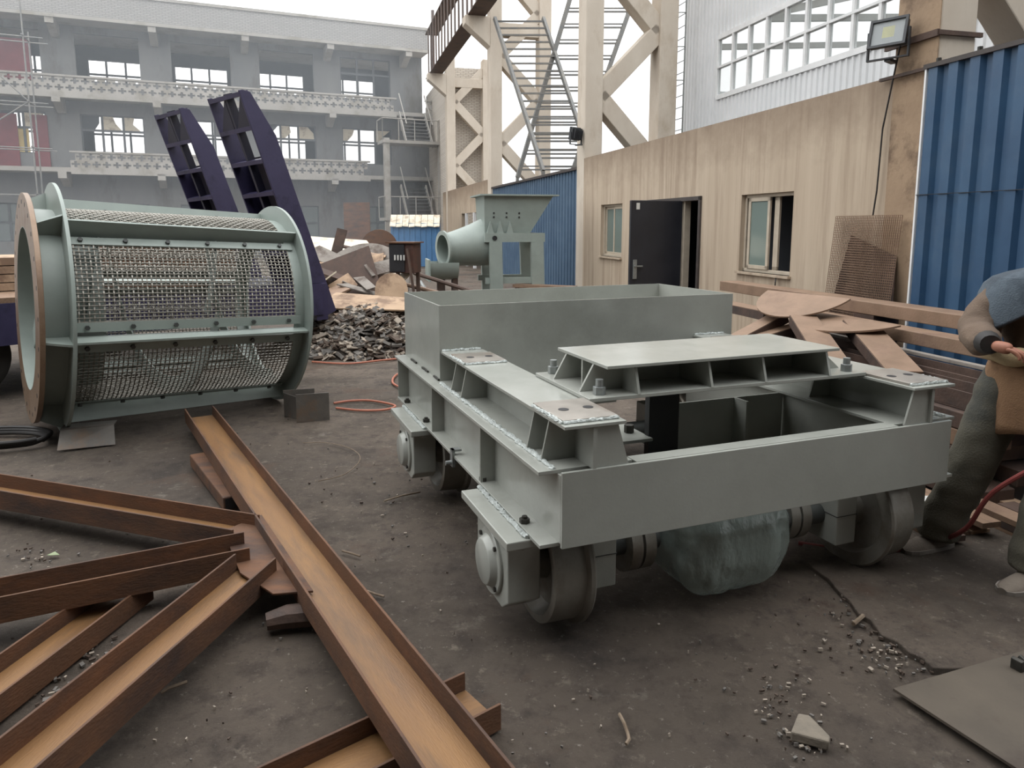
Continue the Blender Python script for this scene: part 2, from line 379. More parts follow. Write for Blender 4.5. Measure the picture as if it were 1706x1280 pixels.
# ------------------------------------------------------------------ corrugated sheets
def corr_profile(width, pitch, depth, rib=0.35, t=0.006):
    top = []; x = 0.0
    n = max(1, int(round(width / pitch))); p = width / n
    for i in range(n):
        a = i * p; r = p * rib; s_ = p * 0.12
        top += [(a, 0), (a + p - r - 2 * s_, 0), (a + p - r - s_, -depth), (a + p - s_, -depth)]
    top.append((width, 0))
    return [(v, u) for u, v in top] + [(v + t, u) for u, v in reversed(top)]
def sheet_wall(name, label, mt, u0, u1, sw, z0, z1, v, pitch, depth, joint=True, kind='structure', rib=0.35, rail=None):
    o = thing(name, label, 'wall', WO, WR, kind=kind)
    n = max(1, int(round((u1 - u0) / sw))); wd = (u1 - u0) / n
    src = None
    for i in range(n):
        if src is None:
            src = MB().prism(corr_profile(wd - 0.004, pitch, depth, rib), z0, z1, 'z').build('sheet', mt, o, loc=(v, u0, 0))
        else:
            part_copy(src, o, (v - (0.003 if i % 2 else 0), u0 + i * wd, 0))
    return o
bf = sheet_wall('wall_blue_sheets', 'blue corrugated sheet fence between the concrete columns behind the hopper', 'blue_dull', 16.85, 25.7, 0.88, 0.0, 2.93, 0.1, 0.22, 0.05)
MB().box(0.0, 0.12, 16.85, 25.7, 2.9, 2.96).build('top_rail', 'dark_trim', bf)
bn = sheet_wall('wall_near_sheets', 'tall blue corrugated sheet fence beside the worker', 'blue_sheet', 2.6, 6.98, 0.876, 0.0, 3.08, -0.06, 0.22, 0.045, rib=0.45)
MB().box(-0.12, -0.06, 2.6, 7.0, 3.06, 3.1).build('top_rail', 'dark_trim', bn)
MB().box(-0.11, -0.05, 6.97, 6.99, 0, 3.08).build('edge_trim', 'white_paint', bn)
for k in range(8): MB().hexnut((-0.1, 6.85 - k * 0.42, 3.1), 0.022, 0.03).build('bolt', 'bolt_dark', bn)
MB().box(-.115, -.1, 2.6, 6.98, 1.93, 1.935).build('seam', 'black_steel', bn)
# ------------------------------------------------------------------ lattice crane columns
def lattice_column(u, label, ztop, brown=False):
    o = thing('crane_column', label, 'column', wpt(u, 0), WR, group='concrete lattice columns of the crane runway')
    MB().box(0.0, 0.41, 0.0, 0.5, 0, ztop).build('leg', 'concrete', o, bevel=0.02)
    MB().box(1.72, 2.15, 0.0, 0.5, 0, ztop).build('leg', 'concrete', o, bevel=0.02)
    zz = [(2.98, 1), (4.45, 0), (5.9, 1), (7.35, 0), (8.8, 1), (10.3, 0), (11.8, 1)]
    for (za, sa), (zb, sb) in zip(zz[:-1], zz[1:]):
        if max(za, zb) > ztop + .6: break
        xa = 0.35 if sa == 0 else 1.78; xb = 0.35 if sb == 0 else 1.78
        MB().bar((xa, 0.25, za), (xb, 0.25, zb), 0.38, 0.36, (0, 1, 0)).build('brace', 'concrete', o, bevel=0.015)
    MB().box(0.35, 1.78, 0.06, 0.44, 8.0, 8.42).build('tie_beam', 'concrete', o, bevel=0.015)
    MB().prism([(0.0, 8.57), (-0.85, 8.57), (-0.85, 8.3), (0.0, 7.6)], 0.0, 0.5, 'y').build('corbel', 'concrete', o, bevel=0.015)
    if brown:
        MB().box(-0.012, 0.0, -0.005, 0.5, 0, ztop).build('plaster_coat', 'concrete_brown', o)
    return o
c1 = lattice_column(6.97, 'nearest concrete lattice column with a floodlight strapped to it', 10.5, True)
lattice_column(16.35, 'concrete lattice column at the far end of the tan wall', 11.5)
lattice_column(25.75, 'slim concrete lattice column behind the hopper machine', 12.5)
lattice_column(35.1, 'farthest concrete lattice column backed by a pale brick wall', 9.3)
# straps and rods on the first column
m = MB(); m.bar((-0.03, -0.02, 3.38), (-0.03, 0.62, 3.38), 0.03, 0.06); m.bar((-0.03, -0.02, 3.38), (0.45, -0.02, 3.38), 0.03, 0.04); m.build('strap', 'rust_dark', c1)
MB().bar((-0.05, -0.06, 3.08), (-0.05, 0.64, 3.08), 0.03, 0.03).build('rod', 'rust_dark', c1)
# crane girder on the corbels
g = thing('crane_girder', 'ribbed steel crane runway girder resting on the concrete corbels', 'girder', wpt(8, 0), WR)
L0, L1 = 0.0, 28.6
MB().box(-0.75, -0.15, L0, L1, 8.57, 8.61).build('bottom_flange', 'rust_dark', g)
MB().box(-0.75, -0.15, L0, L1, 10.58, 10.62).build('top_flange', 'rust_dark', g)
src = None
for k in range(34):
    y = 1.2 + k * 0.8
    if src is None: src = MB().box(-0.745, -0.715, -0.12, 0.12, 8.61, 10.58).build('post', 'rust_dark', g, loc=(0, y, 0))
    else: part_copy(src, g, (0, y, 0))
for k in range(3):
    uu = 8.35 + 9.38 * k
    MB().bar((-0.3, uu + 0.25, 8.55), (0.2, uu + .25, 7.7), 0.2, 0.12, (0, 1, 0)).build('knee_brace', 'rust_dark', g)
# brick gable behind the far column
def brick_mat(name, c1, c2, cm, sc):
    m = bpy.data.materials.new(name); m.use_nodes = True
    n = m.node_tree.nodes; l = m.node_tree.links; b = n['Principled BSDF']; b.inputs['Roughness'].default_value = 0.95
    tc = n.new('ShaderNodeTexCoord'); br = n.new('ShaderNodeTexBrick'); br.inputs['Scale'].default_value = sc
    mp = n.new('ShaderNodeMapping'); mp.inputs['Rotation'].default_value = (pi / 2, 0, 0)
    l.new(tc.outputs['Object'], mp.inputs[0]); l.new(mp.outputs[0], br.inputs[0])
    br.inputs['Color1'].default_value = lin(c1); br.inputs['Color2'].default_value = lin(c2); br.inputs['Mortar'].default_value = lin(cm)
    br.inputs['Mortar Size'].default_value = 0.02; br.inputs['Brick Width'].default_value = 0.26; br.inputs['Row Height'].default_value = 0.075
    l.new(br.outputs[0], b.inputs['Base Color']); MATS[name] = m
brick_mat('pale_brick', 'd6d0c6', 'c8c1b7', 'a89f95', 1.0)
brick_mat('grey_brick', 'a8a6a4', '9b9997', '858482', 1.0)
mb = MB().box(0.2, 2.0, 0, 8, 0, 9.0)
tag(mb.build('wall_brick', 'pale_brick', loc=wpt(35.75, 0)), 'pale brick gable wall behind the farthest lattice column', 'wall', kind='structure').rotation_euler = (0, 0, WR)
# ladder-like steel frames between the columns
def ladder_frame(label, a0, a1, b0, b1, nr, double):
    o = thing('steel_ladder_frame', label, 'ladder', (a0 + b0) / 2 * Vector((1, 1, 0)) if False else Vector(((a0.x + b0.x) / 2, (a0.y + b0.y) / 2, 0)), 0, group='leaning steel ladder frames')
    base = Vector(((a0.x + b0.x) / 2, (a0.y + b0.y) / 2, 0))
    for p in (a0, b0): MB().bar((p.x - base.x, p.y - base.y, 0), p - base, 0.1, 0.1).build('post', 'scaffold', o)
    for p, q in ((a0, a1), (b0, b1)):
        MB().bar(p - base, q - base, 0.09, 0.12).build('rail', 'scaffold', o)
    for k in range(nr):
        t = (k + 0.5) / nr
        m = MB(); m.bar(a0.lerp(a1, t) - base, b0.lerp(b1, t) - base, 0.05, 0.05)
        if double:
            t2 = t + 0.22 / nr; m.bar(a0.lerp(a1, t2) - base, b0.lerp(b1, t2) - base, 0.04, 0.04)
        m.build('rung', 'scaffold', o)
ladder_frame('tall steel ladder frame leaning left, between the second and third lattice columns', atY(905, 285, 20.5), atY(824, 30, 24.0), atY(990, 285, 20.5), atY(905, 30, 24.0), 20, False)
ladder_frame('tall steel ladder frame leaning right, crossing behind the wall-end column', atY(862, 296, 22.6), atY(955, -20, 23.4), atY(950, 296, 22.6), atY(1062, -20, 23.4), 12, True)
# ================================================================== white clad shed with the window band
sh = thing('wall_shed', 'white corrugated sheet shed wall rising behind the tan wall', 'wall', WO, WR, kind='structure')
SU0, SU1, SV = 3.0, 17.6, 3.0
WB0, WB1, WZ0, WZ1 = 10.0, 16.07, 4.45, 5.72
def sheets(u0, u1, z0, z1, nm='sheet'):
    n = max(1, int(round((u1 - u0) / 0.9))); wd = (u1 - u0) / n; s0 = None
    for i in range(n):
        if s0 is None: s0 = MB().prism(corr_profile(wd - 0.003, 0.15, 0.03, 0.3), z0, z1, 'z').build(nm, 'white_sheet', sh, loc=(SV, u0, 0))
        else: part_copy(s0, sh, (SV, u0 + i * wd, 0))
sheets(SU0, SU1, 2.2, WZ0); sheets(WB1, SU1, WZ0, WZ1); sheets(SU0, SU1, WZ1, 8.5); sheets(SU0, 7.2, WZ0, WZ1)
MB().box(SV, SV + 9, SU1, SU1 + 0.06, 2.2, 4.9).build('end_sheet', 'white_sheet', sh)
MB().box(SV + 9, SV + 9.1, SU0, SU1, 2.2, 5.0).build('back_sheet', 'white_sheet', sh)
for k in range(6):
    y = 5 + k * 2.4
    MB().bar((SV + .2, y, 6.2), (SV + 9, y, 8.4), 0.12, 0.16).bar((SV + .2, y, 5.75), (SV + 9, y, 6.4), 0.12, 0.12).build('roof_beam', 'facade_light', sh)
for k in range(3):
    MB().box(SV + 1.0 + k * 3, SV + 2.6 + k * 3, SU0, SU1, 8.45, 8.5).build('roof_sheet', 'white_sheet', sh)
# band of windows
wb = thing('window_3', 'long band of white framed glazing in the white shed wall', 'window', WO, WR, kind='structure')
def band(u0, u1, nc):
    t = 0.05; zm = (WZ0 + WZ1) / 2 + 0.03
    for z in (WZ0, zm, WZ1):
        MB().box(SV - 0.05, SV + 0.05, u0, u1, z - t, z + (t if z != zm else -t * .1)).build('rail', 'white_paint', wb)
    for k in range(nc + 1):
        u = u0 + (u1 - u0) * k / nc
        MB().box(SV - 0.045, SV + 0.045, u - 0.03, u + 0.03, WZ0, WZ1).build('mullion', 'white_paint', wb)
    for k in range(nc):
        a = u0 + (u1 - u0) * k / nc + 0.03; b_ = u0 + (u1 - u0) * (k + 1) / nc - 0.03
        for z0, z1 in ((WZ0 + t, zm - t), (zm, WZ1 - t)):
            MB().box(SV, SV + 0.008, a, b_, z0, z1).build('pane', 'pane_glass', wb)
band(9.4, WB1, 11)
band(7.2, 8.9, 2)
sheets(8.9, 9.4, WZ0, WZ1)
# caged ladder at the shed corner
cl = thing('caged_ladder', 'thin caged ladder fixed to the corner of the white shed', 'ladder', wpt(17.3, 2.7), WR)
for dx in (0, 0.4): MB().cyl((0, dx - .2, 2.4), (0, dx - .2, 8.4), 0.02, 6).build('rail', 'zinc', cl)
for k in range(22): MB().cyl((0, -.2, 2.6 + k * .26), (0, .2, 2.6 + k * .26), 0.012, 5).build('rung', 'zinc', cl)
for k in range(5):
    pts = [(-0.35 * sin(a), -.2 * cos(a) * 1.2, 5.0 + k * .75) for a in [pi * j / 8 for j in range(9)]]
    MB().tube(pts, 0.014, 5).build('hoop', 'zinc', cl)
# ================================================================== long old factory building at the back
BO = (-9.3, 38.0, 0.0); BR = rad(23)
fb = thing('factory_building', 'long grey three storey factory building with open window bays and pierced balconies', 'building', BO, BR)
XL, XR = -27.0, 6.6
bays = [4.14 - 4.1 * k for k in range(8)]
# floors
for z in (4.1, 7.5, 10.9):
    MB().box(XL, XR if z < 9 else 5.25, 0.05, 5.8, z, z + 0.2).build('floor_slab', 'facade_light', fb)
MB().box(XL, 5.25, 0.0, 0.25, 10.95, 12.0).build('roof_parapet', 'grey_brick', fb)
MB().box(XL, 5.3, -0.06, 0.31, 12.0, 12.13).build('coping', 'facade_light', fb)
MB().box(XL, 5.25, -0.05, 0.1, 10.85, 11.0).build('cornice', 'facade_light', fb)
# facade wall with openings
ops = {0: (0.9, 2.7), 1: (5.0, 6.9), 2: (8.45, 10.6)}
rops = {0: (0.9, 2.7), 1: (4.9, 7.4), 2: (8.3, 10.25)}
zl = [(0.0, 4.1), (4.3, 7.5), (7.7, 10.9)]
for fl_ in range(3):
    z0, z1 = zl[fl_]; za, zb = ops[fl_]
    hf = []; hb = []
    for k in range(7):
        xc = bays[k] - 2.05
        wdt = 1.35
        hf.append((xc - wdt, xc + wdt, za, zb)); hb.append((xc - wdt, xc + wdt, rops[fl_][0], rops[fl_][1]))
    def seg(mb, holes, y0, y1):
        holes = sorted(holes); u = XL
        for a, b_, c, d in holes:
            mb.box(u, a, y0, y1, z0, z1); mb.box(a, b_, y0, y1, z0, c); mb.box(a, b_, y0, y1, d, z1); u = b_
        mb.box(u, XR if fl_ < 2 else 5.25, y0, y1, z0, z1)
    m = MB(); seg(m, hf, 1.5, 1.75); m.build('facade_wall', 'grey_facade', fb)
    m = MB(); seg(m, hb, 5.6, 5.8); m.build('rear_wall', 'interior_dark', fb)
    for k in range(7):
        xc = bays[k] - 2.05
        for yy, nm in ((1.6, 'window'), (5.68, 'rear_window')):
            if yy < 2 and fl_ == 2 and k != 0: continue
            za, zb = ops[fl_] if yy < 2 else rops[fl_]
            m = MB(); t = 0.05
            for x in ((xc - 1.35, xc - .45, xc + .45, xc + 1.35) if yy < 2 else (xc - 1.35, xc - .5, xc + .4, xc + 1.35)):
                m.box(x - t, x + t, yy - .03, yy + .03, za, zb)
            for z in ((za, za + (zb - za) * .62, zb) if fl_ else (za, za + (zb - za) * .5, zb)):
                m.box(xc - 1.35, xc + 1.35, yy - .025, yy + .025, z - t, z + t)
            if yy > 2: m.box(xc - 1.35, xc + 1.35, yy - .02, yy + .02, za + .28, za + .33)
            wobj = m.build(nm, 'frame_dark', fb)
            rnd = random.Random(fl_ * 31 + k)
            if yy < 2 and fl_ == 1:
                # broken pieces of whitewashed glass left in the upper lights
                zc = za + (zb - za) * .62
                for q in range(3):
                    if rnd.random() < 0.75:
                        x0 = xc - 1.3 + q * .9; w_ = 0.8
                        pol = [(x0, zc + .05), (x0 + w_ * rnd.uniform(.2, 1), zc + .05), (x0 + w_ * rnd.uniform(.4, 1), zc + .35), (x0 + w_ * rnd.uniform(.3, 1), zb - .05), (x0, zb - .05)]
                        MB().prism(pol, yy - .004, yy + .004, 'y').build('glass_shard', rnd.choice(['cream', 'interior_dark', 'grey_facade']), wobj)
                if k == 4:
                    MB().box(xc - .42, xc + .6, yy + .05, yy + .07, za + .05, zc).build('yellow_board', 'yellow_sheet', wobj)
            if yy < 2 and fl_ == 0:
                for q in range(3):
                    MB().box(xc - 1.3 + q * .9, xc - .5 + q * .9, yy - .004, yy + .004, za + .05, zb - .05).build('pane', 'pane_glass', wobj)
# end walls and cross walls keep the rooms dark
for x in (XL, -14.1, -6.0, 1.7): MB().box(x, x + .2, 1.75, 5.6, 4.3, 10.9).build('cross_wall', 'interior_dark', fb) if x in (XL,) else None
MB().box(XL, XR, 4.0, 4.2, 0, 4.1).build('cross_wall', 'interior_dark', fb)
# brackets under every ledge
for z in (4.1, 7.5, 10.9):
    src = None
    for k, x in enumerate(bays):
        if z < 5 and k == 0: continue
        if src is None: src = MB().prism([(0.0, z), (1.5, z), (1.5, z - .62), (1.2, z - .62), (0.35, z - .3), (0.0, z - .3)], -.17, .17, 'x').build('bracket', 'facade_light', fb, loc=(x, 0, 0))
        else: part_copy(src, fb, (x, 0, 0))
# pierced balcony parapets
def pierced(x0, x1, z0, z1):
    MB().box(x0, x1, 0.0, 0.16, z0 - .1, z0 + 0.18).build('balcony_beam', 'facade_light', fb)
    MB().box(x0, x1, -0.02, 0.18, z1 - .08, z1).build('balcony_cap', 'facade_light', fb)
    c = 0.42; rows = 2; zz = z0 + .18; rh = (z1 - .08 - zz) / rows
    g5 = [0.0, 0.10, 0.37, 0.63, 0.90, 1.0]
    hole = {(2, 1), (1, 2), (2, 2), (3, 2), (2, 3)}
    m = MB()
    for r in range(rows):
        n = int((x1 - x0) / c); off = 0.5 * c * (r % 2)
        for i in range(n):
            xa = x0 + i * c + off
            if xa + c > x1 + 0.01: continue
            solid = i % 2 == 1 if False else False
            X = [xa + c * q for q in g5]; Z = [zz + r * rh + rh * q for q in g5]
            for a in range(5):
                for b_ in range(5):
                    if (a, b_) in hole:
                        continue
                    m.add([(X[a], 0.03, Z[b_]), (X[a+1], 0.03, Z[b_]), (X[a+1], 0.03, Z[b_+1]), (X[a], 0.03, Z[b_+1])], [(0, 1, 2, 3)])
                    for da, db in ((1, 0), (-1, 0), (0, 1), (0, -1)):
                        if (a + da, b_ + db) in hole:
                            if da: xx = X[a + 1] if da > 0 else X[a]; m.add([(xx, .03, Z[b_]), (xx, .15, Z[b_]), (xx, .15, Z[b_+1]), (xx, .03, Z[b_+1])], [(0, 1, 2, 3)])
                            else: z_ = Z[b_ + 1] if db > 0 else Z[b_]; m.add([(X[a], .03, z_), (X[a+1], .03, z_), (X[a+1], .15, z_), (X[a], .15, z_)], [(0, 1, 2, 3)])
    o = m.build('pierced_blocks', 'facade_light', fb, norm=False); o['kind'] = 'stuff'
pierced(XL, 3.4, 7.5, 8.4); pierced(XL + 0, -15.4, 4.1, 5.05); pierced(-11.9, 1.9, 4.1, 5.05)
pierced(5.0, 6.6, 7.5, 8.4); pierced(5.4, 6.6, 4.1, 5.05)
# red doorways at the left
MB().box(-15.3, -14.1, 1.42, 1.5, 4.3, 6.75).build('red_door', 'red_door', fb)
MB().box(-15.4, -13.3, 1.42, 1.5, 8.3, 10.1).build('red_curtain', 'red_door', fb)
MB().box(-13.5, -12.9, 1.42, 1.5, 4.3, 6.75).build('red_door', 'red_door', fb)
MB().cyl((5.6, .4, 10), (5.6, .4, 13.2), 0.09, 8).build('vent_pipe', 'rust_dark', fb)
# ------------------------------------------------------------------ outside stair
st = thing('outside_stair', 'pale steel outside staircase with railings climbing the factory front', 'staircase', (BO[0], BO[1], 0), BR)
st.location = Vector(BO) + Matrix.Rotation(BR, 3, 'Z') @ Vector((2.0, -2.6, 0))
def rails(p, q, z, n):
    p = Vector(p); q = Vector(q)
    m = MB().cyl(p + Vector((0, 0, z)), q + Vector((0, 0, z)), .03, 6).build('handrail', 'facade_light', st)
    for k in range(n + 1):
        a = p.lerp(q, k / n); MB().cyl(a, a + Vector((0, 0, z)), .025, 6).build('baluster', 'facade_light', st)
for x in (0.2, 3.05):
    for y in (0.1, ): MB().box(x - .14, x + .14, y - .14, y + .14, 0, 7.0 if x > 1 else 6.0).build('post', 'facade_light', st)
for zp in (2.05, 5.9):
    MB().box(0, 3.3, -.1, 1.2, zp - .15, zp).build('landing', 'facade_light', st)
    rails((0, 0, zp), (3.3, 0, zp), 1.05, 4)
    rails((0, 0, zp), (0, 1.2, zp), 1.05, 1)
    for x in (1.55, 2.95): MB().bar((x, 1.2, zp - .1), (x, 2.7, zp + 1.75), 0.06, 0.25).build('stringer', 'facade_light', st)
    for k in range(9):
        MB().box(1.55, 2.95, 1.2 + k * .165, 1.45 + k * .165, zp + k * .195, zp + k * .195 + .04).build('step', 'grey_facade', st)
    for x in (1.55, 2.95): MB().bar((x, 1.2, zp + 1.0), (x, 2.7, zp + 2.75), .05, .05).build('handrail', 'facade_light', st)
# scaffold at the left
sc = thing('scaffold', 'thin pole scaffold standing against the left end of the factory building', 'scaffold')
sc.location = Vector(BO) + Matrix.Rotation(BR, 3, 'Z') @ Vector((-15.6, -1.6, 0)); sc.rotation_euler = (0, 0, BR)
for x in (0, 2.6):
    for y in (0, 1.1): MB().cyl((x, y, 0), (x, y, 11.6 if y == 0 else 10), 0.035, 6).build('pole', 'scaffold', sc)
for z in (3.0, 5.0, 6.9, 9.6):
    for y in (0, 1.1): MB().cyl((-.5, y, z), (3.3, y, z - .05), 0.03, 6).build('ledger', 'scaffold', sc)
    for x in (0, 2.6): MB().cyl((x, -.3, z), (x, 1.4, z), 0.03, 6).build('transom', 'scaffold', sc)
MB().cyl((0, 0, 5), (2.6, 0, 6.9), .03, 6).build('brace', 'scaffold', sc); MB().cyl((0, 0, 9.6), (2.6, 0, 6.9), .03, 6).build('brace', 'scaffold', sc)
# ================================================================== unseen workshop hall behind the camera, inferred and added to dim the foreground
hl = thing('shade_roof', 'unseen grey sheet roof added behind the photographer to dim the foreground', 'roof', (0, 0, 0), kind='structure')
MB().box(-16, 12, -14, -1.5, 8.6, 8.7).build('roof_sheet', 'grey_facade', hl)
for x in (-16, -9, -2, 5, 12): MB().box(x - .15, x + .15, -14, -1.5, 8.2, 8.6).build('roof_beam', 'rust_dark', hl)
hw = thing('shade_wall', 'unseen grey workshop wall added behind the photographer to dim the foreground', 'wall', (0, -14, 0), kind='structure')
MB().box(-16, 12, -.2, 0, 0, 8.6).build('rear_wall', 'grey_facade', hw)
for x in (-16, 12): MB().box(x - .2, x + .2, .2, 12.4, 0, 8.2).build('side_wall', 'grey_facade', hw)
# ================================================================== transfer trolley (local x = across, y = along, away from the camera)
tr = thing('transfer_trolley', 'grey-green painted steel rail trolley with an open tray and four flanged wheels', 'trolley', (0.1924, 2.7557, 0), rad(21.1))
XC = 0.87
MIR = Matrix.Translation((2 * XC, 0, 0)) @ Matrix.Scale(-1, 4, (1, 0, 0))
def weld_bead(mb, p, q, r=0.008, step=0.016, seed=1):
    p = Vector(p); q = Vector(q); n = max(3, int((q - p).length / step)); rn = random.Random(seed)
    pts = [p.lerp(q, i / n) + Vector((rn.uniform(-.003, .003), rn.uniform(-.003, .003), rn.uniform(-.001, .002))) for i in range(n + 1)]
    mb.tube(pts, [r * rn.uniform(.65, 1.25) for _ in pts], 6)
for side in (0, 1):
    mm = MIR if side else Matrix.Identity(4)
    m = MB(mm); m.box(-.19, .20, -.225, 2.29, .75, .765); bt = m.build('top_flange', 'paint', tr, bevel=.002)
    m = MB(mm); m.box(-.19, -.10, -.24, 2.22, .475, .49); m.build('bottom_flange', 'paint', tr, bevel=.002)
    m = MB(mm); m.box(-.115, -.10, -.255, 2.27, .49, .75); m.box(.15, .162, -.255, 1.4, .475, .75); m.build('beam_web', 'paint', tr)
    for y in (0.46, 1.32, 2.21):
        m = MB(mm); m.box(-.185, -.115, y - .006, y + .006, .49, .75); m.build('stiffener', 'paint', tr)
    if True:
        m = MB(mm); weld_bead(m, (-.128, -.22, .767), (-.128, 1.32, .767), .011, .014, side); m.build('weld_seam', 'weld', tr)
    # support stand on top of the beam
    m = MB(mm); m.box(.008, .024, -.268, 1.37, .765, .925); stw = m.build('stand_web', 'paint', tr)
    m = MB(mm); m.box(-.11, .142, -.275, 1.375, .925, .938); m.build('stand_top', 'paint', tr, bevel=.002)
    for (y0, y1) in ((-.235, .05), (.945, 1.21)):
        m = MB(mm); m.box(-.098, .128, y0, y1, .938, .951); pad = m.build('pad_plate', 'bare_steel', tr, bevel=.002)
        for xx in (-.03, .075):
            m = MB(mm); m.cyl((xx, (y0 + y1) / 2, .9505), (xx, (y0 + y1) / 2, .9522), .021, 20); m.build('bolt_hole', 'black_steel', pad)
        m = MB(mm)
        weld_bead(m, (-.098, y0 - .004, .941), (.128, y0 - .004, .941), .008, .012, 3); weld_bead(m, (-.102, y0, .941), (-.102, y1, .941), .008, .012, 4)
        m.build('weld_seam', 'weld', pad)
    m = MB(mm); weld_bead(m, (-.1, 1.38, .94), (.13, 1.38, .94), .01, .012, 8); weld_bead(m, (.15, .14, .932), (.15, .58, .932), .01, .012, 9); m.build('weld_seam', 'weld', tr)
    for y in (-.115, .03, .925, 1.1):
        m = MB(mm); m.prism([(-.135, .765), (.01, .765), (.01, .925), (-.1, .925)], y - .005, y + .005, 'y')
        m.build('gusset', 'paint', tr)
    for y in (-.25, .32, .93):
        m = MB(mm); m.prism([(.165, .765), (.022, .765), (.022, .925), (.118, .925)], y - .005, y + .005, 'y'); m.build('gusset', 'paint', tr)
    # axle boxes and wheels, front and rear
    WM = (Matrix.Translation((1.62, -.05, 0)) @ Matrix.Scale(-1, 4, (1, 0, 0))) if side else Matrix.Identity(4)
    for ya in (0.07, 1.63):
        m = MB(mm); m.box(-.285, -.13, ya - .22, ya + (.36 if not side else .3), .44, .474); mp_ = m.build('mount_plate', 'paint', tr, bevel=.004)
        m = MB(mm); weld_bead(m, (-.20, ya - .21, .479), (-.20, ya + .36, .479), .010, .012, 5); m.build('weld_seam', 'weld', mp_)
        m = MB(mm if not side else WM)
        m.prism([(ya - .17, .44), (ya + .2, .44), (ya + .2, .2), (ya + .13, .15), (ya - .10, .15), (ya - .17, .2)], -.262, -.125, 'x')
        hb = m.build('axle_box', 'paint', tr, bevel=.006)
        m = MB(mm if not side else WM); m.lathe([(-.262, 0), (-.262, .135), (-.272, .135), (-.276, .131), (-.276, .108), (-.282, .102), (-.30, .094), (-.304, .088), (-.304, 0)], 36, (0, ya + .015, .30), 'x', closed=False)
        cap = m.build('bearing_cap', 'paint', hb, smooth=True)
        for k in range(4):
            a = pi / 4 + k * pi / 2
            m = MB(mm if not side else WM); m.hexnut((-.276, ya + .015 + .12 * cos(a), .30 + .12 * sin(a)), .010, -.009, (1, 0, 0)); m.build('cap_bolt', 'bolt_dark', hb)
        for dy in (-.1, .40):
            m = MB(mm); m.hexnut((-.165, ya + dy, .49), .021, .018); m.cyl((-.165, ya + dy, .505), (-.165, ya + dy, .518), .011, 8); m.build('bolt', 'bolt_dark', mp_)
        m = MB(mm); m.hexnut((-.20, ya - .16, .44), .02, -.025); m.build('nut', 'paint', mp_)
        # inner pillow block
        m = MB(WM); m.box(.12, .24, ya - .12, ya + .12, .16, .44); ib = m.build('inner_axle_box', 'paint', tr, bevel=.005)
        m = MB(WM); m.box(.118, .242, ya - .122, ya + .122, .30, .303); m.build('split_line', 'black_steel', ib)
        # wheel
        prof = [(-.098, .075), (-.045, .085), (-.035, .19), (-.075, .212), (-.098, .22), (-.098, .246), (-.094, .252), (.035, .256), (.045, .277), (.06, .280), (.07, .272), (.07, .215), (.03, .20), (.03, .085), (.07, .075)]
        m = MB(WM); m.lathe(prof, 64, (0, ya, .28), 'x'); wh = m.build('wheel', 'wheel_steel', tr, smooth=True)
        m = MB(WM); m.cyl((-.13, ya, .28), (.5, ya, .28), .05, 20); m.build('axle', 'paint_dark', wh, smooth=True)
# front plate with its narrow top flange
MB().box(-.115, 2 * XC + .115, -.27, -.255, .475, .765).build('front_plate', 'paint', tr, bevel=.002)
MB().box(.20, 2 * XC - .20, -.255, -.185, .753, .766).build('front_flange', 'paint', tr)
MB().box(.13, 2 * XC - .13, -.255, -.195, .475, .487).build('front_flange', 'paint', tr)
MB().box(-.115, 2 * XC + .115, 2.27, 2.285, .475, .75).build('rear_plate', 'paint', tr)
# inside: cross plate, dark stiffener, platform
MB().box(.89, 1.57, .50, .512, .36, .75).build('cross_plate', 'paint', tr)
MB().box(1.245, 1.26, .40, .50, .40, .75).build('stiffener', 'paint', tr)
MB().box(.715, .89, .48, .52, .36, .93).build('cross_plate', 'black_steel', tr)
MB().box(.165, .72, .45, 1.38, .585, .60).build('platform', 'paint', tr)
MB().hexnut((.66, .58, .60), .025, .04).build('bolt', 'bolt_dark', tr)
# tray
m = MB(); t = .012; x0, x1, y0, y1 = -.116, 1.91, 1.384, 2.275
m.box(x0, x1, y0, y0 + t, .766, 1.2).box(x0, x1, y1 - t, y1, .766, 1.2).box(x0, x0 + t, y0 + t, y1 - t, .766, 1.2).box(x1 - t, x1, y0 + t, y1 - t, .766, 1.2)
ty = m.build('tray', 'paint', tr)
MB().box(x0, x1, y0, y1, .755, .766).build('tray_floor', 'paint', ty)
m = MB(); weld_bead(m, (x0 - .004, y0, .77), (x0 - .004, y0 + .12, .77), .008); weld_bead(m, (x0 - .004, y0 + .25, .77), (x0 - .004, y0 + .40, .77), .008); weld_bead(m, (x0 - .004, y0 + .55, .77), (x0 - .004, y0 + .7, .77), .008)
m.build('weld_seam', 'bolt_dark', ty)
# bridge pedestal
br = MB().box(.13, 2 * XC - .13, .0, .56, .94, .956).build('bridge_base', 'paint', tr, bevel=.002)
MB().box(.212, 2 * XC - .30, .005, .49, 1.07, 1.084).build('bridge_top', 'paint', tr, bevel=.002)
MB().box(.22, 2 * XC - .3, .245, .257, .956, 1.07).build('bridge_web', 'paint', tr)
for x in (.36, .725, 1.015, 1.385):
    MB().prism([(-.002, .956), (.245, .956), (.245, 1.07), (.032, 1.07)], x - .006, x + .006, 'x').build('bridge_rib', 'paint', tr)
    MB().prism([(.55, .956), (.257, .956), (.257, 1.07), (.47, 1.07)], x - .006, x + .006, 'x').build('bridge_rib', 'paint', tr)
for y in (.135, .40):
    MB().prism([(.150, .956), (.36, .956), (.36, 1.07), (.215, 1.07)], y - .006, y + .006, 'y').build('bridge_rib', 'paint', tr)
    MB().prism([(2 * XC - .17, .956), (2 * XC - .36, .956), (2 * XC - .36, 1.07), (2 * XC - .31, 1.07)], y - .006, y + .006, 'y').build('bridge_rib', 'paint', tr)
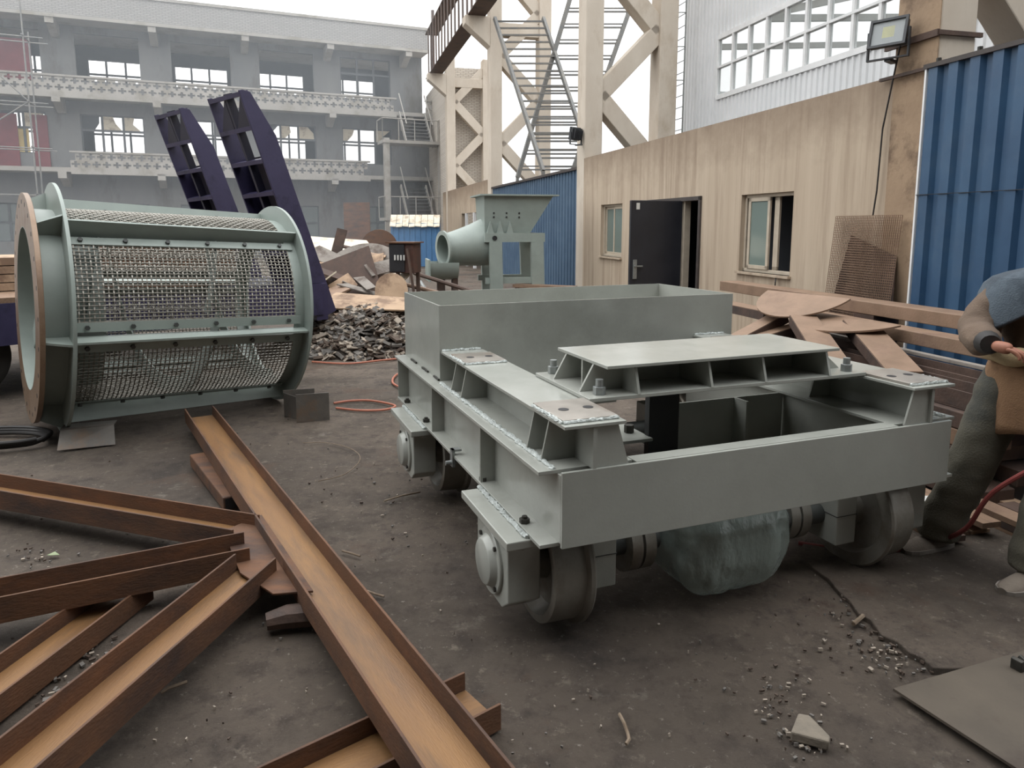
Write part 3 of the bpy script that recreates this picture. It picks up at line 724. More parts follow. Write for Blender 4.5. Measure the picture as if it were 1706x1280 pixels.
for (x, y) in ((.205, .06), (.205, .52), (1.545, .06), (1.545, .52)):
    nb = MB().hexnut((x, y, .956), .027, .034).build('bridge_nut', 'zinc', br, bevel=.002)
    MB().cyl((x, y, .985), (x, y, 1.02), .0165, 14).build('bolt_shank', 'zinc', br)
MB().box(.15, .27, .03, .53, .925, .94).box(2 * XC - .27, 2 * XC - .15, .03, .53, .925, .94).build('shim', 'paint', tr)
# drive: gearbox under plastic, couplings
for x in (.33, .395, 1.18, 1.245):
    MB().lathe([(x, .0), (x, .135), (x + .052, .135), (x + .052, 0)], 32, (0, .10, .28), 'x', closed=False).build('coupling', 'wheel_steel', tr, smooth=True)
MB().cyl((.5, .1, .28), (1.31, .1, .28), .045, 16).build('drive_shaft', 'paint_dark', tr, smooth=True)
gm = MB().box(.64, 1.04, -.03, .27, .14, .42).build('gearbox', 'paint_dark', tr, bevel=.03)
m = MB(); nu, nv = 72, 48
cxb, cyb, czb = .80, .03, .262
for j in range(nv + 1):
    ph = -pi / 2 + pi * j / nv
    for i in range(nu):
        th = 2 * pi * i / nu
        c_, s_ = cos(th), sin(th)
        e = 0.55
        x = abs(c_) ** e * math.copysign(1, c_) * abs(cos(ph)) ** .42 * .30
        y = abs(s_) ** e * math.copysign(1, s_) * abs(cos(ph)) ** .42 * .21
        z = math.copysign(abs(sin(ph)) ** .75, sin(ph)) * .235
        k = 1 - 0.28 * max(0, -z / .235) ** 2
        d = 0.05 * (abs(noise.noise(Vector((x * 7, y * 7, z * 5)))) - .2) + 0.05 * noise.noise(Vector((x * 4 + 3, y * 4, z * 3)))
        f = 0.035 * abs(noise.noise(Vector((th * 2.2, z * 3 + 4, 0)))) * (1 if z < .1 else .4)
        r_ = 1 + d * 2.2 - f * 2.8
        m.v.append(Vector((cxb + x * k * r_, cyb + y * k * r_, czb + z * (1 + d))))
m.f = [(j * nu + i, j * nu + (i + 1) % nu, (j + 1) * nu + (i + 1) % nu, (j + 1) * nu + i) for j in range(nv) for i in range(nu)]
plm = bpy.data.materials.new('plastic_film'); plm.use_nodes = True
pb = plm.node_tree.nodes['Principled BSDF']; pb.inputs['Base Color'].default_value = lin('a3b0aa'); pb.inputs['Roughness'].default_value = .22
pb.inputs['Alpha'].default_value = .62; pb.inputs['Specular IOR Level'].default_value = .7
nz = plm.node_tree.nodes.new('ShaderNodeTexNoise'); nz.inputs['Scale'].default_value = 9; nz.inputs['Detail'].default_value = 4
tcn = plm.node_tree.nodes.new('ShaderNodeTexCoord'); mpn = plm.node_tree.nodes.new('ShaderNodeMapping'); mpn.inputs['Scale'].default_value = (1.6, 1.6, .9)
bun = plm.node_tree.nodes.new('ShaderNodeBump'); bun.inputs['Strength'].default_value = .7; bun.inputs['Distance'].default_value = .03
plm.node_tree.links.new(tcn.outputs['Object'], mpn.inputs[0]); plm.node_tree.links.new(mpn.outputs[0], nz.inputs['Vector'])
plm.node_tree.links.new(nz.outputs['Fac'], bun.inputs['Height']); plm.node_tree.links.new(bun.outputs[0], pb.inputs['Normal'])
MATS['plastic_film'] = plm
bagp = m.build('plastic_wrap', 'plastic_film', tr, smooth=False)
bagp.data.polygons.foreach_set('use_smooth', [True] * len(bagp.data.polygons))
bagp['label'] = 'crinkled clear plastic sheet wrapped round the gearbox'
# small clamp on the bottom flange
MB().box(-.20, -.185, .86, .90, .43, .52).box(-.20, -.15, .86, .90, .51, .52).cyl((-.23, .88, .45), (-.17, .88, .45), .012, 8).build('clamp', 'zinc', tr)
# ================================================================== drum screen (local x = drum axis, -y = towards the camera)
dr = thing('drum_screen', 'large grey-green drum screen with woven wire mesh panels and flanged ends', 'drum screen', (-3.66, 5.67, 0), rad(39.0))
DM = Matrix.Translation((0, 0, .995)) @ Matrix.Rotation(rad(2.7), 4, 'Y')
DL = 1.76
PH = [rad(-11 + 60 * k) for k in range(6)]
def dpt(x, r, ph): return Vector((x, -r * cos(ph), r * sin(ph)))
def D(): return MB(DM)
fr = D().lathe([(-.20, .64), (-.20, .90), (-.165, .90), (-.165, .64)], 72, axis='x').build('end_flange', 'plate_flange', dr, smooth=True, bevel=.003)
for k in range(24):
    a = 2 * pi * k / 24
    for rr in ((.83,) if k % 2 else (.83,)):
        D().tube([dpt(-.2015, rr, a), dpt(-.1995, rr, a)], .017, 12).build('bolt_hole', 'black_steel', fr)
D().lathe([(-.165, .765), (-.165, .78), (0, .78), (0, .765)], 72, axis='x').build('sleeve', 'paint_teal', dr, smooth=True)
D().lathe([(-.2, .635), (-.2, .64), (.25, .64), (.25, .635)], 64, axis='x').build('inlet_lining', 'paint_teal', dr, smooth=True)
D().lathe([(-.012, .77), (-.012, .99), (.012, .99), (.012, .77)], 80, axis='x').build('end_ring', 'paint_teal', dr, smooth=True)
D().lathe([(DL - .012, .70), (DL - .012, .92), (DL + .012, .92), (DL + .012, .70)], 80, axis='x').build('end_ring', 'paint_teal', dr, smooth=True)
D().lathe([(DL - .10, .775), (DL - .10, .785), (DL, .785), (DL, .775)], 72, axis='x').build('sleeve', 'paint_teal', dr, smooth=True)
for ph in PH:
    # gussets between flange and ring, long ribs, clamping strips and bolts
    a = dpt(0, 1, ph); t = Vector((0, sin(ph), cos(ph))) * .008
    def plate(x0, x1, r0a, r1a, r0b, r1b, nm, mt, off=0.0, tk=1.0):
        vs = []
        for s_ in (-1, 1):
            for x, r in ((x0, r0a), (x1, r0b), (x1, r1b), (x0, r1a)):
                vs.append(dpt(x, r, ph) + t * s_ * tk)
        return D().add(vs, [(0, 1, 2, 3), (7, 6, 5, 4), (0, 4, 5, 1), (1, 5, 6, 2), (2, 6, 7, 3), (3, 7, 4, 0)]).build(nm, mt, dr)
    plate(-.165, -.012, .78, .89, .78, .97, 'gusset', 'paint_teal')
    plate(.012, DL - .012, .77, .93, .77, .895, 'rib', 'paint_teal')
    for sg in (-1, 1):
        p0 = ph + sg * rad(3.2); p1 = ph + sg * rad(8.2)
        m = D(); n = 3; vs = []
        for x in (.012, DL - .05):
            for q in range(n + 1):
                pq = p0 + (p1 - p0) * q / n
                vs += [dpt(x, .793, pq), dpt(x, .803, pq)]
        k = 2 * (n + 1); fs = []
        for q in range(n):
            i = 2 * q
            fs += [(i + 1, i + 3, k + i + 3, k + i + 1), (i, k + i, k + i + 2, i + 2), (i, i + 2, i + 3, i + 1), (k + i, k + i + 1, k + i + 3, k + i + 2)]
        fs += [(0, 1, k + 1, k), (2 * n, k + 2 * n, k + 2 * n + 1, 2 * n + 1)]
        m.add(vs, fs); stp = m.build('clamp_strip', 'paint_teal', dr)
        pm = (p0 + p1) / 2
        for q in range(6):
            x = .10 + q * .30
            D().hexnut(dpt(x, .803, pm), .018, .02, dpt(0, 1, pm)).build('bolt', 'paint_dark', stp)
# wire mesh, one panel between each pair of ribs
def mesh_panel(pa, pb):
    m = D(); r = .789; wr = .0056
    n1 = 50; n2 = 24
    for i in range(n1 + 1):
        x = .02 + (DL - .12) * i / n1; pts = []
        for j in range(n2 * 1 + 1):
            p = pa + (pb - pa) * j / n2
            pts.append(dpt(x, r + (.004 if (i + j) % 2 else -.004), p))
        m.tube(pts, wr, 3, caps=False)
    for j in range(1, n2):
        p = pa + (pb - pa) * j / n2
        pts = [dpt(.02 + (DL - .12) * i / n1, r - (.004 if (i + j) % 2 else -.004), p) for i in range(n1 + 1)]
        m.tube(pts, wr, 3, caps=False)
    return m.build('wire_mesh', 'wire', dr, norm=False)
for k in range(6): mesh_panel(PH[k] + rad(4), PH[k] + rad(56))
# spiral flight inside
for off in (0.0, 0.95):
    m = D(); n = 60; vs = []
    for i in range(n + 1):
        x = .1 + .95 * i / n + off * .9; a = 2 * pi * i / n
        if x > DL - .05: break
        vs += [dpt(x, .62, a), dpt(x, .775, a), dpt(x + .012, .62, a), dpt(x + .012, .775, a)]
    k = len(vs) // 4; fs = []
    for i in range(k - 1):
        b_ = 4 * i
        fs += [(b_, b_ + 1, b_ + 5, b_ + 4), (b_ + 2, b_ + 6, b_ + 7, b_ + 3), (b_ + 1, b_ + 3, b_ + 7, b_ + 5), (b_, b_ + 4, b_ + 6, b_ + 2)]
    m.add(vs, fs).build('spiral_flight', 'paint_teal', dr)
D().box(-.1, DL - .1, -.012, .012, -.64, .64).build('inner_divider', 'paint_teal', dr) if False else None
D().bar(dpt(-.1, .64, rad(30)), dpt(-.1, .64, rad(210)), .02, .16).build('inner_stay', 'paint_teal', dr)
# ================================================================== rusty beams on the ground
def hbeam(label, pbf, pff, pbn, pfn, ztop, h=.11, webz=.24, ext0=0.0, ext1=0.0, w=None):
    """pixels of back / front top edges at far and near ends"""
    A = (gz(*pbf, ztop) + gz(*pff, ztop)) / 2; B = (gz(*pbn, ztop) + gz(*pfn, ztop)) / 2
    d = (B - A).normalized(); nrm = Vector((d.y, -d.x, 0))
    if w is None: w = (abs((gz(*pbf, ztop) - gz(*pff, ztop)).dot(nrm)) + abs((gz(*pbn, ztop) - gz(*pfn, ztop)).dot(nrm))) / 2
    A = A - d * ext0; B = B + d * ext1; L = (B - A).length
    o = thing('steel_beam', label, 'beam', (A.x, A.y, ztop - h), atan2(d.y, d.x), group='rusty steel beams on the ground')
    for s_ in (-1, 1):
        MB().box(0, L, s_ * w / 2 - .005, s_ * w / 2 + .005, 0, h).build('flange', 'rust', o, bevel=.0015)
    MB().box(0, L, -w / 2 + .005, w / 2 - .005, h * webz - .004, h * webz + .004).build('web', 'rust_web', o)
    return o
hbeam('longest rusty steel beam running diagonally from the drum towards the camera', (352, 674), (310, 683), (858, 1280), (705, 1280), .2, ext1=.5)
hbeam('rusty steel beam lying level, uppermost of the beams at the left edge', (0, 788), (0, 819), (425, 856), (395, 885), .2, w=.19, ext0=.6)
hbeam('rusty steel beam just below the uppermost one, angled up to the plate joint', (0, 965), (0, 992), (404, 887), (418, 912), .2, w=.19, ext0=.5)
hbeam('shorter rusty steel beam on the ground, its end tucked under another beam', (0, 1090), (0, 1155), (135, 995), (240, 975), .095, h=.095, ext0=.5, ext1=.12)
hbeam('bright rusty steel beam in the lower left corner pointing at the plate joint', (0, 1225), (62, 1280), (392, 925), (458, 927), .2, ext0=.5)
hbeam('rusty steel beam passing under the longest beam at the bottom of the picture', (455, 1280), (625, 1265), (775, 1122), (832, 1170), .092, h=.092, ext0=.5, w=.21)
gp = [gz(x, y, .14) for x, y in ((372, 885), (436, 858), (522, 985), (455, 990), (400, 955))]
tag(MB().prism([(p.x, p.y) for p in gp], .132, .142).build('gusset_plate', 'rust', bevel=.002), 'rusty flat joint plate where the beams meet the longest beam', 'steel plate')
a, b = gz(330, 775), gz(388, 850)
sq = thing('square_tube', 'short rusty square tube under the far half of the longest beam', 'tube', (a.x, a.y, 0), 0)
p = MB().extr((0, 0, .043), (b - a) + Vector((0, 0, .043)), [(-.05, -.043), (.05, -.043), (.05, .043), (-.05, .043)]).build('tube_wall', 'rust', sq, bevel=.008)
d = (b - a).normalized()
MB().extr((b - a) + Vector((0, 0, .043)), (b - a) + d * .002 + Vector((0, 0, .043)), [(-.04, -.034), (.04, -.034), (.04, .034), (-.04, .034)]).build('tube_bore', 'black_steel', sq)
c = gz(500, 1048)
lg = thing('timber_block', 'dark charred timber block under the longest beam', 'block', (c.x, c.y, 0), rad(15))
MB().tube([(-.13, 0, .05), (-.05, .01, .055), (.06, 0, .055), (.14, .01, .05)], [.035, .048, .05, .042], 9).build('block_body', 'rust_dark', lg, smooth=True)
# bent plate pieces by the drum
c = gz(140, 742)
bp = thing('bent_plate', 'bent grey-brown steel plate in front of the drum flange', 'steel plate', (c.x, c.y, 0), rad(20))
MB().add([(-.16, -.08, 0), (.22, -.06, 0), (.20, .06, .13), (-.16, .06, .12), (-.16, -.072, 0), (.22, -.052, 0), (.20, .068, .135), (-.16, .068, .125)], [(0, 1, 2, 3), (7, 6, 5, 4), (0, 4, 5, 1), (1, 5, 6, 2), (2, 6, 7, 3), (3, 7, 4, 0)]).build('sloping_face', 'mill_scale', bp)
MB().box(-.16, .2, .055, .2, .118, .126).build('top_face', 'mill_scale', bp)
c = gz(515, 702)
cp = thing('channel_offcut', 'short upright channel offcut of mill-scale steel beside the drum', 'steel offcut', (c.x, c.y, 0), rad(18))
MB().box(-.10, .17, -.01, 0.0, 0, .24).build('plate', 'mill_scale', cp); MB().box(-.20, .06, .19, .20, 0, .24).build('plate', 'mill_scale', cp)
MB().add([(-.10, 0, .02), (-.10, 0, .22), (-.2, .19, .22), (-.2, .19, .02), (-.092, 0, .02), (-.092, 0, .22), (-.192, .19, .22), (-.192, .19, .02)], [(0, 1, 2, 3), (7, 6, 5, 4), (0, 4, 5, 1), (1, 5, 6, 2), (2, 6, 7, 3), (3, 7, 4, 0)]).build('plate', 'mill_scale', cp)
# plate on the ground, bottom right
pc = [gz(1488, 1148, .02), gz(1712, 1083, .02), gz(1960, 1190, .02), gz(1700, 1285, .02)]
fp = thing('floor_plate', 'thin flat steel plate on the ground at the bottom right', 'steel plate', (pc[0].x, pc[0].y, 0))
MB().prism([(q.x - pc[0].x, q.y - pc[0].y) for q in pc], .012, .022).build('plate', 'floor_steel', fp)
# concrete fragment
c = gz(1345, 1232)
cf = MB().prism([(-.06, -.01), (.045, -.055), (.06, -.03), (.035, .07), (.0, .08)], 0, .035).build('concrete_fragment', 'stone', bevel=.006, loc=(c.x, c.y, 0.0))
tag(cf, 'triangular broken concrete fragment near the bottom edge', 'stone')
# ================================================================== hopper machine
hp = thing('feed_hopper', 'grey-green feed hopper on legs with a round side chute behind the trolley', 'hopper', (-.05, 15.0, 0), rad(12))
s_ = .01253
def hpoly(z, x0, x1, y0, y1): return [(x0, y0, z), (x1, y0, z), (x1, y1, z), (x0, y1, z)]
tp = hpoly(2.24, -.62, .80, -.5, .62); bt_ = hpoly(1.50, -.60, .34, -.42, .5)
def off(l, d): return [(x + (d if x < 0 else -d), y + (d if y < 0 else -d), z) for x, y, z in l]
ti, bi = off(tp, .02), off(bt_, .02)
MB().add(tp + bt_ + ti + bi, [(0, 1, 5, 4), (1, 2, 6, 5), (2, 3, 7, 6), (3, 0, 4, 7), (8, 12, 13, 9), (9, 13, 14, 10), (10, 14, 15, 11), (11, 15, 12, 8), (0, 8, 9, 1), (1, 9, 10, 2), (2, 10, 11, 3), (3, 11, 8, 0), (4, 5, 13, 12), (5, 6, 14, 13), (6, 7, 15, 14), (7, 4, 12, 15)]).build('bin', 'paint_teal', hp)
m = MB()
m.box(-.72, .90, -.6, -.48, 2.24, 2.27).box(-.72, .90, .6, .72, 2.24, 2.27).box(-.72, -.6, -.48, .6, 2.24, 2.27).box(.78, .9, -.48, .6, 2.24, 2.27)
m.build('rim', 'paint_teal', hp)
for k in range(3):
    x = -.5 + k * .2
    MB().prism([(x - .07, 1.5), (x + .07, 1.5), (x, 1.74)], -.52, -.44, 'y').build('gusset', 'paint_teal', hp)
    for z in (1.82, 1.9):
        MB().cyl((-.42 + k * .26, -.475, z), (-.42 + k * .26, -.455, z), .018, 8).build('bolt_hole', 'black_steel', hp)
m = MB()
for y in (-.55, .45): m.box(-.62, .62, y, y + .12, 1.32, 1.5)
for x in (-.62, .5): m.box(x, x + .12, -.43, .45, 1.32, 1.5)
m.build('top_frame', 'paint_teal', hp)
for x in (-.4, .46):
    for y in (-.5, .5): MB().bar((x, y, 1.32), (x + (.04 if x > 0 else .03), y, 0), .26, .12, (0, 1, 0)).build('leg', 'paint_teal', hp)
MB().box(-.6, .6, -.5, -.42, .48, .6).box(-.6, .6, .42, .5, .48, .6).build('tie', 'paint_teal', hp)
MB().cyl((-.42, -.56, 1.4), (-.42, -.52, 1.4), .05, 14).build('pin', 'black_steel', hp)
# chute: tapered tube with a flange and a trough below
ax0 = Vector((-1.42, -.25, 1.18)); ax1 = Vector((-.45, .05, 1.22))
m = MB(); pts = []; rr = []
for i in range(9):
    t = i / 8; pts.append(ax0.lerp(ax1, t) + Vector((0, 0, .10 * t * t))); rr.append(.30 + .20 * t)
n = 36
m.tube(pts, rr, n, caps=False); k = len(m.v)
m.tube(pts, [r - .02 for r in rr], n, caps=False)
m.build('chute', 'paint_teal', hp, smooth=True)
dv = (ax1 - ax0).normalized()
m = MB(); m.tube([ax0 - dv * .02, ax0 + dv * .02], [.37, .37], n, caps=False); m.tube([ax0 - dv * .02, ax0 + dv * .02], [.285, .285], n, caps=False)
for off_ in (0, 1):
    b0 = off_ * n; b1 = 2 * n + off_ * n
    m.f += [(b0 + j, b0 + (j + 1) % n, b1 + (j + 1) % n, b1 + j) for j in range(n)]
m.build('chute_flange', 'paint_teal', hp, smooth=True)
m = MB().lathe([(-1.75, .34), (-1.75, .36), (-1.15, .36), (-1.15, .34)], 20, (0, -.25, .92), 'x', pi, 2 * pi); m.build('trough', 'paint_teal', hp, smooth=True)
MB().box(-1.76, -1.72, -.62, .12, .55, .98).build('trough_end', 'paint_teal', hp)
MB().box(-1.55, -1.4, -.3, -.1, 0, .6).box(-1.25, -1.15, -.4, -.1, 0, .62).build('trough_foot', 'rust_dark', hp)
pl_ = thing('steel_plank', 'tan steel plank lying beside the hopper legs', 'steel plank', gz(900, 478, .42), rad(-28))
pl_.location.z = 0
MB().box(-.55, .75, -.16, .16, .40, .46).build('board', 'rust_pale', pl_); MB().box(-.5, -.4, -.15, .15, 0, .4).box(.5, .6, -.15, .15, 0, .4).build('trestle_leg', 'rust_dark', pl_)
# ================================================================== rusty switch cabinet on a post
cb = thing('switch_cabinet', 'rusty steel switch cabinet with a dark door standing among the scrap', 'cabinet', atY(675, 430, 11.2) * Vector((1, 1, 0)) if False else (atY(675, 430, 11.2).x, 11.2, 0), rad(-14))
MB().box(-.20, .20, -.16, .16, .92, 1.38).build('case', 'box_rust', cb, bevel=.006)
MB().box(-.19, .06, -.18, -.16, .94, 1.36).build('cabinet_door', 'black_steel', cb)
MB().box(-.24, .24, -.2, .2, 1.38, 1.40).build('cap', 'rust', cb)
for k in range(4): MB().cyl((-.09 + k * .05, -.19, 1.12), (-.09 + k * .05, -.19, 1.2), .014, 8).build('insulator', 'paper', cb)
for x in (-.17, .17): MB().bar((x, .1, 0), (x, .1, .92), .05, .05).build('leg', 'rust_dark', cb)
MB().bar((.12, -.2, 1.3), (.28, -.25, .3), .03, .03).build('stay', 'rust_dark', cb)
# ================================================================== blue bin hut with white flap roof
bb_ = thing('blue_hut', 'small blue sheet hut with a white fluted roof far behind the scrap', 'hut', (atY(692, 400, 29).x, 29, 0), rad(4))
m = MB(); m.box(-.98, .98, 0, 1.6, 0, 1.75); m.build('body', 'blue_bin', bb_)
for k in range(9): MB().box(-.96 + k * .22, -.90 + k * .22, -.03, 0, 0, 1.6).build('rib', 'blue_bin', bb_)
for k in range(8):
    x = -1.0 + k * .25
    MB().add([(x, -.16, 1.62 - .04 * (k % 2)), (x + .235, -.16, 1.6), (x + .235, .5, 2.06), (x, .5, 2.06), (x, -.16, 1.65 - .04 * (k % 2)), (x + .235, -.16, 1.63), (x + .235, .5, 2.09), (x, .5, 2.09)], [(3, 2, 1, 0), (4, 5, 6, 7), (0, 1, 5, 4), (1, 2, 6, 5), (2, 3, 7, 6), (3, 0, 4, 7)]).build('roof_flap', 'cream', bb_)
MB().box(-1.0, 1.0, .5, 1.6, 2.0, 2.06).build('roof_top', 'cream', bb_)
# rusty tank
tk = thing('rusty_tank', 'rusty round tank lying on its side behind the cream plate', 'tank', (atY(632, 400, 23).x, 23, 0), rad(10))
MB().lathe([(-.5, 0), (-.5, .58), (.5, .58), (.5, 0)], 32, (0, 0, .95), 'y', closed=False).build('shell', 'rust', tk, smooth=True)
MB().box(-.4, .4, -.4, .4, 0, .5).build('cradle', 'rust_dark', tk)
# rusty doorway panel leaning on the building
rp = atY(606, 385, 33)
tag(MB().box(-.9, .3, 0, .06, 0, 2.7).build('leaning_door', 'rust', loc=(rp.x, 33, 0)), 'rusty brown door panel leaning near the outside stair', 'door panel')
# ================================================================== scrap
def scrap_plate(label, name, cx, cy, cz, pts, thick, mt, rx=0, ry=0, rz=0):
    o = MB().prism(pts, -thick / 2, thick / 2).build(name, mt)
    o.location = (cx, cy, cz); o.rotation_euler = (rad(rx), rad(ry), rad(rz))
    return tag(o, label, 'scrap metal', 'scrap metal pieces heaped in the yard')
p = atY(575, 412, 16.5)
scrap_plate('long cream painted plate lying across the back of the scrap heap', 'cream_plate', p.x, 16.5, 1.12, [(-1.0, -.9), (1.1, -.9), (.35, .7), (-1.0, .7)], .03, 'cream', 16, 4, 0)
tag(MB().box(-1.0, 1.0, -.9, .9, 0, .86).build('plinth_block', 'rust_dark', loc=(p.x, 17.0, 0)), 'dark steel skid under the cream plate', 'steel skid')
# flat ring
ring = MB().lathe([(-.02, .52), (-.02, .92), (.02, .92), (.02, .52)], 48, axis='z').build('ring_plate', 'scrap_grey')
p = atY(597, 455, 12.2); ring.location = (p.x, 12.2, .55); ring.rotation_euler = (rad(58), rad(8), rad(-20))
tag(ring, 'big flat grey ring plate propped up in the scrap heap', 'ring', 'scrap metal pieces heaped in the yard')
p = atY(572, 442, 11.4)
scrap_plate('large dark tilted steel plate in front of the grey ring', 'dark_plate', p.x, 11.4, .82, [(-.55, -.42), (.62, -.5), (.5, .42), (-.45, .38)], .02, 'rust_dark', 62, -18, -8)
p = atY(562, 400, 13)
scrap_plate('narrow dark steel bar standing up out of the scrap heap', 'upright_bar', p.x, 13, 1.25, [(-.09, -.35), (.09, -.35), (.09, .35), (-.09, .35)], .05, 'rust_dark', 80, 14, 0)
p = atY(652, 478, 10.6)
scrap_plate('brown rounded plate leaning against the switch cabinet', 'round_plate', p.x, 10.6, .72, [(.24 * cos(a) * (1.1 if sin(a) < 0 else 1), .24 * sin(a)) for a in [2 * pi * k / 16 for k in range(16)]], .015, 'scrap_tan', 70, 0, 10)
p = atY(607, 512, 9.7)
scrap_plate('wide flat tan sheet laid over the front of the scrap heap', 'flat_sheet', p.x, 9.7, .60, [(-.62, -.28), (.68, -.22), (.6, .25), (-.5, .35)], .02, 'scrap_tan', 14, 2, -4)
rn = random.Random(5)
adj = ['narrow', 'short', 'broad', 'bent', 'small', 'thin', 'square', 'long', 'crooked']
tone = {'scrap_tan': 'tan', 'scrap_grey': 'grey', 'rust_dark': 'dark brown', 'rust_pale': 'pale rusty', 'cream': 'cream'}
spots = [(538, 470), (552, 488), (570, 478), (592, 478), (612, 486), (606, 470), (540, 505), (560, 500), (632, 500), (650, 515), (545, 455), (555, 520), (585, 526), (620, 530), (642, 536), (530, 440), (665, 460), (640, 445), (548, 430), (600, 440), (620, 424), (662, 505), (575, 540), (605, 545), (535, 525)]
rowsn = {0: [], 1: [], 2: []}
for px, py in spots: rowsn[0 if py < 472 else 1 if py < 510 else 2].append(px)
ordn = ['first', 'second', 'third', 'fourth', 'fifth', 'sixth', 'seventh', 'eighth', 'ninth', 'tenth', 'eleventh', 'twelfth']
for i, (px, py) in enumerate(spots):
    Y = 9.4 + (545 - py) * .022 + rn.uniform(-.2, .2)
    q = atY(px, py, Y)
    wd, ht = rn.uniform(.18, .5), rn.uniform(.07, .17)
    mt = rn.choice(['scrap_tan', 'scrap_tan', 'scrap_grey', 'rust_pale', 'rust_dark', 'cream'])
    row = 0 if py < 472 else 1 if py < 510 else 2
    scrap_plate('%s steel offcut, %s from the left in the %s part of the scrap heap' % (tone[mt], ordn[sorted(rowsn[row]).index(px)], ['upper', 'middle', 'lower'][row]), 'scrap_offcut', q.x, Y, max(q.z, .1), [(-wd, -ht), (wd * rn.uniform(.7, 1), -ht * rn.uniform(.6, 1.1)), (wd, ht), (-wd * rn.uniform(.6, 1), ht)], .02, mt, rn.uniform(-5, 45), rn.uniform(-28, 28), rn.uniform(-70, 70))
for i, (a, b) in enumerate((((690, 455, 12), (800, 490, 11.2)), ((660, 470, 11.8), (745, 492, 11)), ((700, 470, 12.2), (720, 500, 11.0)), ((655, 430, 13), (560, 408, 14)))):
    A, B = atY(a[0], a[1], a[2]), atY(b[0], b[1], b[2])
    tag(MB().cyl((0, 0, 0), B - A, .035, 8).build('scrap_pipe', ['rust_dark', 'rust_pale', 'zinc', 'rust_dark'][i], loc=A), ['long thin pipe sloping from the cabinet towards the tray', 'dark pipe lying just below the switch cabinet', 'short pale rod standing behind the switch cabinet', 'dark pipe lying across the cream plate'][i], 'pipe', 'scrap metal pieces heaped in the yard')
# rubble mound
rb = thing('rubble_heap', 'heap of mixed dark rubble and rubbish at the foot of the scrap', 'rubble heap', (-2.02, 9.75, 0))
def mound(x, y):
    r = sqrt((x / 1.25) ** 2 + (y / 1.05) ** 2)
    return max(0, .55 * (1 - r * r) if r < 1 else 0) + .05 * noise.noise(Vector((x * 5, y * 5, 0)))
N = 40; m = MB()
for j in range(N + 1):
    for i in range(N + 1):
        x = -1.35 + 2.7 * i / N; y = -1.15 + 2.3 * j / N; m.v.append(Vector((x, y, mound(x, y) - .05)))
m.f = [(j * (N + 1) + i, j * (N + 1) + i + 1, (j + 1) * (N + 1) + i + 1, (j + 1) * (N + 1) + i) for j in range(N) for i in range(N)]
mat('rubble', '433c38', '5b524b', 12, .95, 0, .8, 40)
m.build('heap_core', 'rubble', rb, norm=False)
mat('chip_pale', '8f8579', 'a89c8e', 9, .9); mat('chip_grey', '5f5b57', '75706a', 9, .85); mat('chip_dark', '45382f', '574a40', 9, .8)
for mt, cnt, sd in (('chip_pale', 620, 1), ('chip_grey', 900, 2), ('chip_dark', 620, 3)):
    m = MB(); rn = random.Random(sd)
    for _ in range(cnt):
        a = rn.uniform(0, 2 * pi); r = sqrt(rn.random()) * 1.03; x = 1.25 * r * cos(a); y = 1.05 * r * sin(a); z = mound(x, y) + rn.uniform(-.02, .03)
        sx, sy, sz = rn.uniform(.02, .085), rn.uniform(.015, .05), rn.uniform(.004, .02)
        m.m = Matrix.Translation((x, y, max(z, .01))) @ Matrix.Rotation(rn.uniform(0, 6.3), 4, 'Z') @ Matrix.Rotation(rn.uniform(-.7, .7), 4, 'X') @ Matrix.Rotation(rn.uniform(-.7, .7), 4, 'Y')
        m.box(-sx, sx, -sy, sy, -sz, sz)
    m.build('rubble_chips', mt, rb, norm=False)['kind'] = 'stuff'
# ================================================================== low-bed trailer with two raised ramps
tl = thing('lowbed_trailer', 'dark lowbed trailer behind the drum with two raised navy ladder ramps', 'trailer', (-2.42, 9.08, 0), rad(45))
# local x = rear (away right), -x = trailer front; local y = lateral (away left)
MB().box(-9, 0, .0, 2.4, .80, .92).build('deck', 'navy_dark', tl)
MB().box(-9, 0, -.02, .10, .52, .92).build('side_beam', 'navy', tl); MB().box(-9, 0, 2.3, 2.42, .52, .92).build('side_beam', 'navy', tl)
MB().box(-.1, .06, 0, 2.4, .45, .92).build('tail_beam', 'navy', tl)
for k in range(5): MB().box(-4.9 + k * .36, -4.58 + k * .36, .02, 2.3, .92, .97).build('deck_board', 'wood_strip', tl)
for x in (-3.75, -4.75, -2.75):
    ti_ = MB().lathe([(.12, .22), (.12, .38), (.15, .42), (.36, .42), (.39, .38), (.39, .22)], 40, (x, 0, .42), 'y').build('tyre', 'rubber', tl, smooth=True)
    MB().lathe([(.17, 0), (.17, .1), (.14, .2), (.14, .24), (.36, .24), (.36, 0)], 28, (x, 0, .42), 'y', closed=False).build('rim', 'mill_scale', ti_, smooth=True)
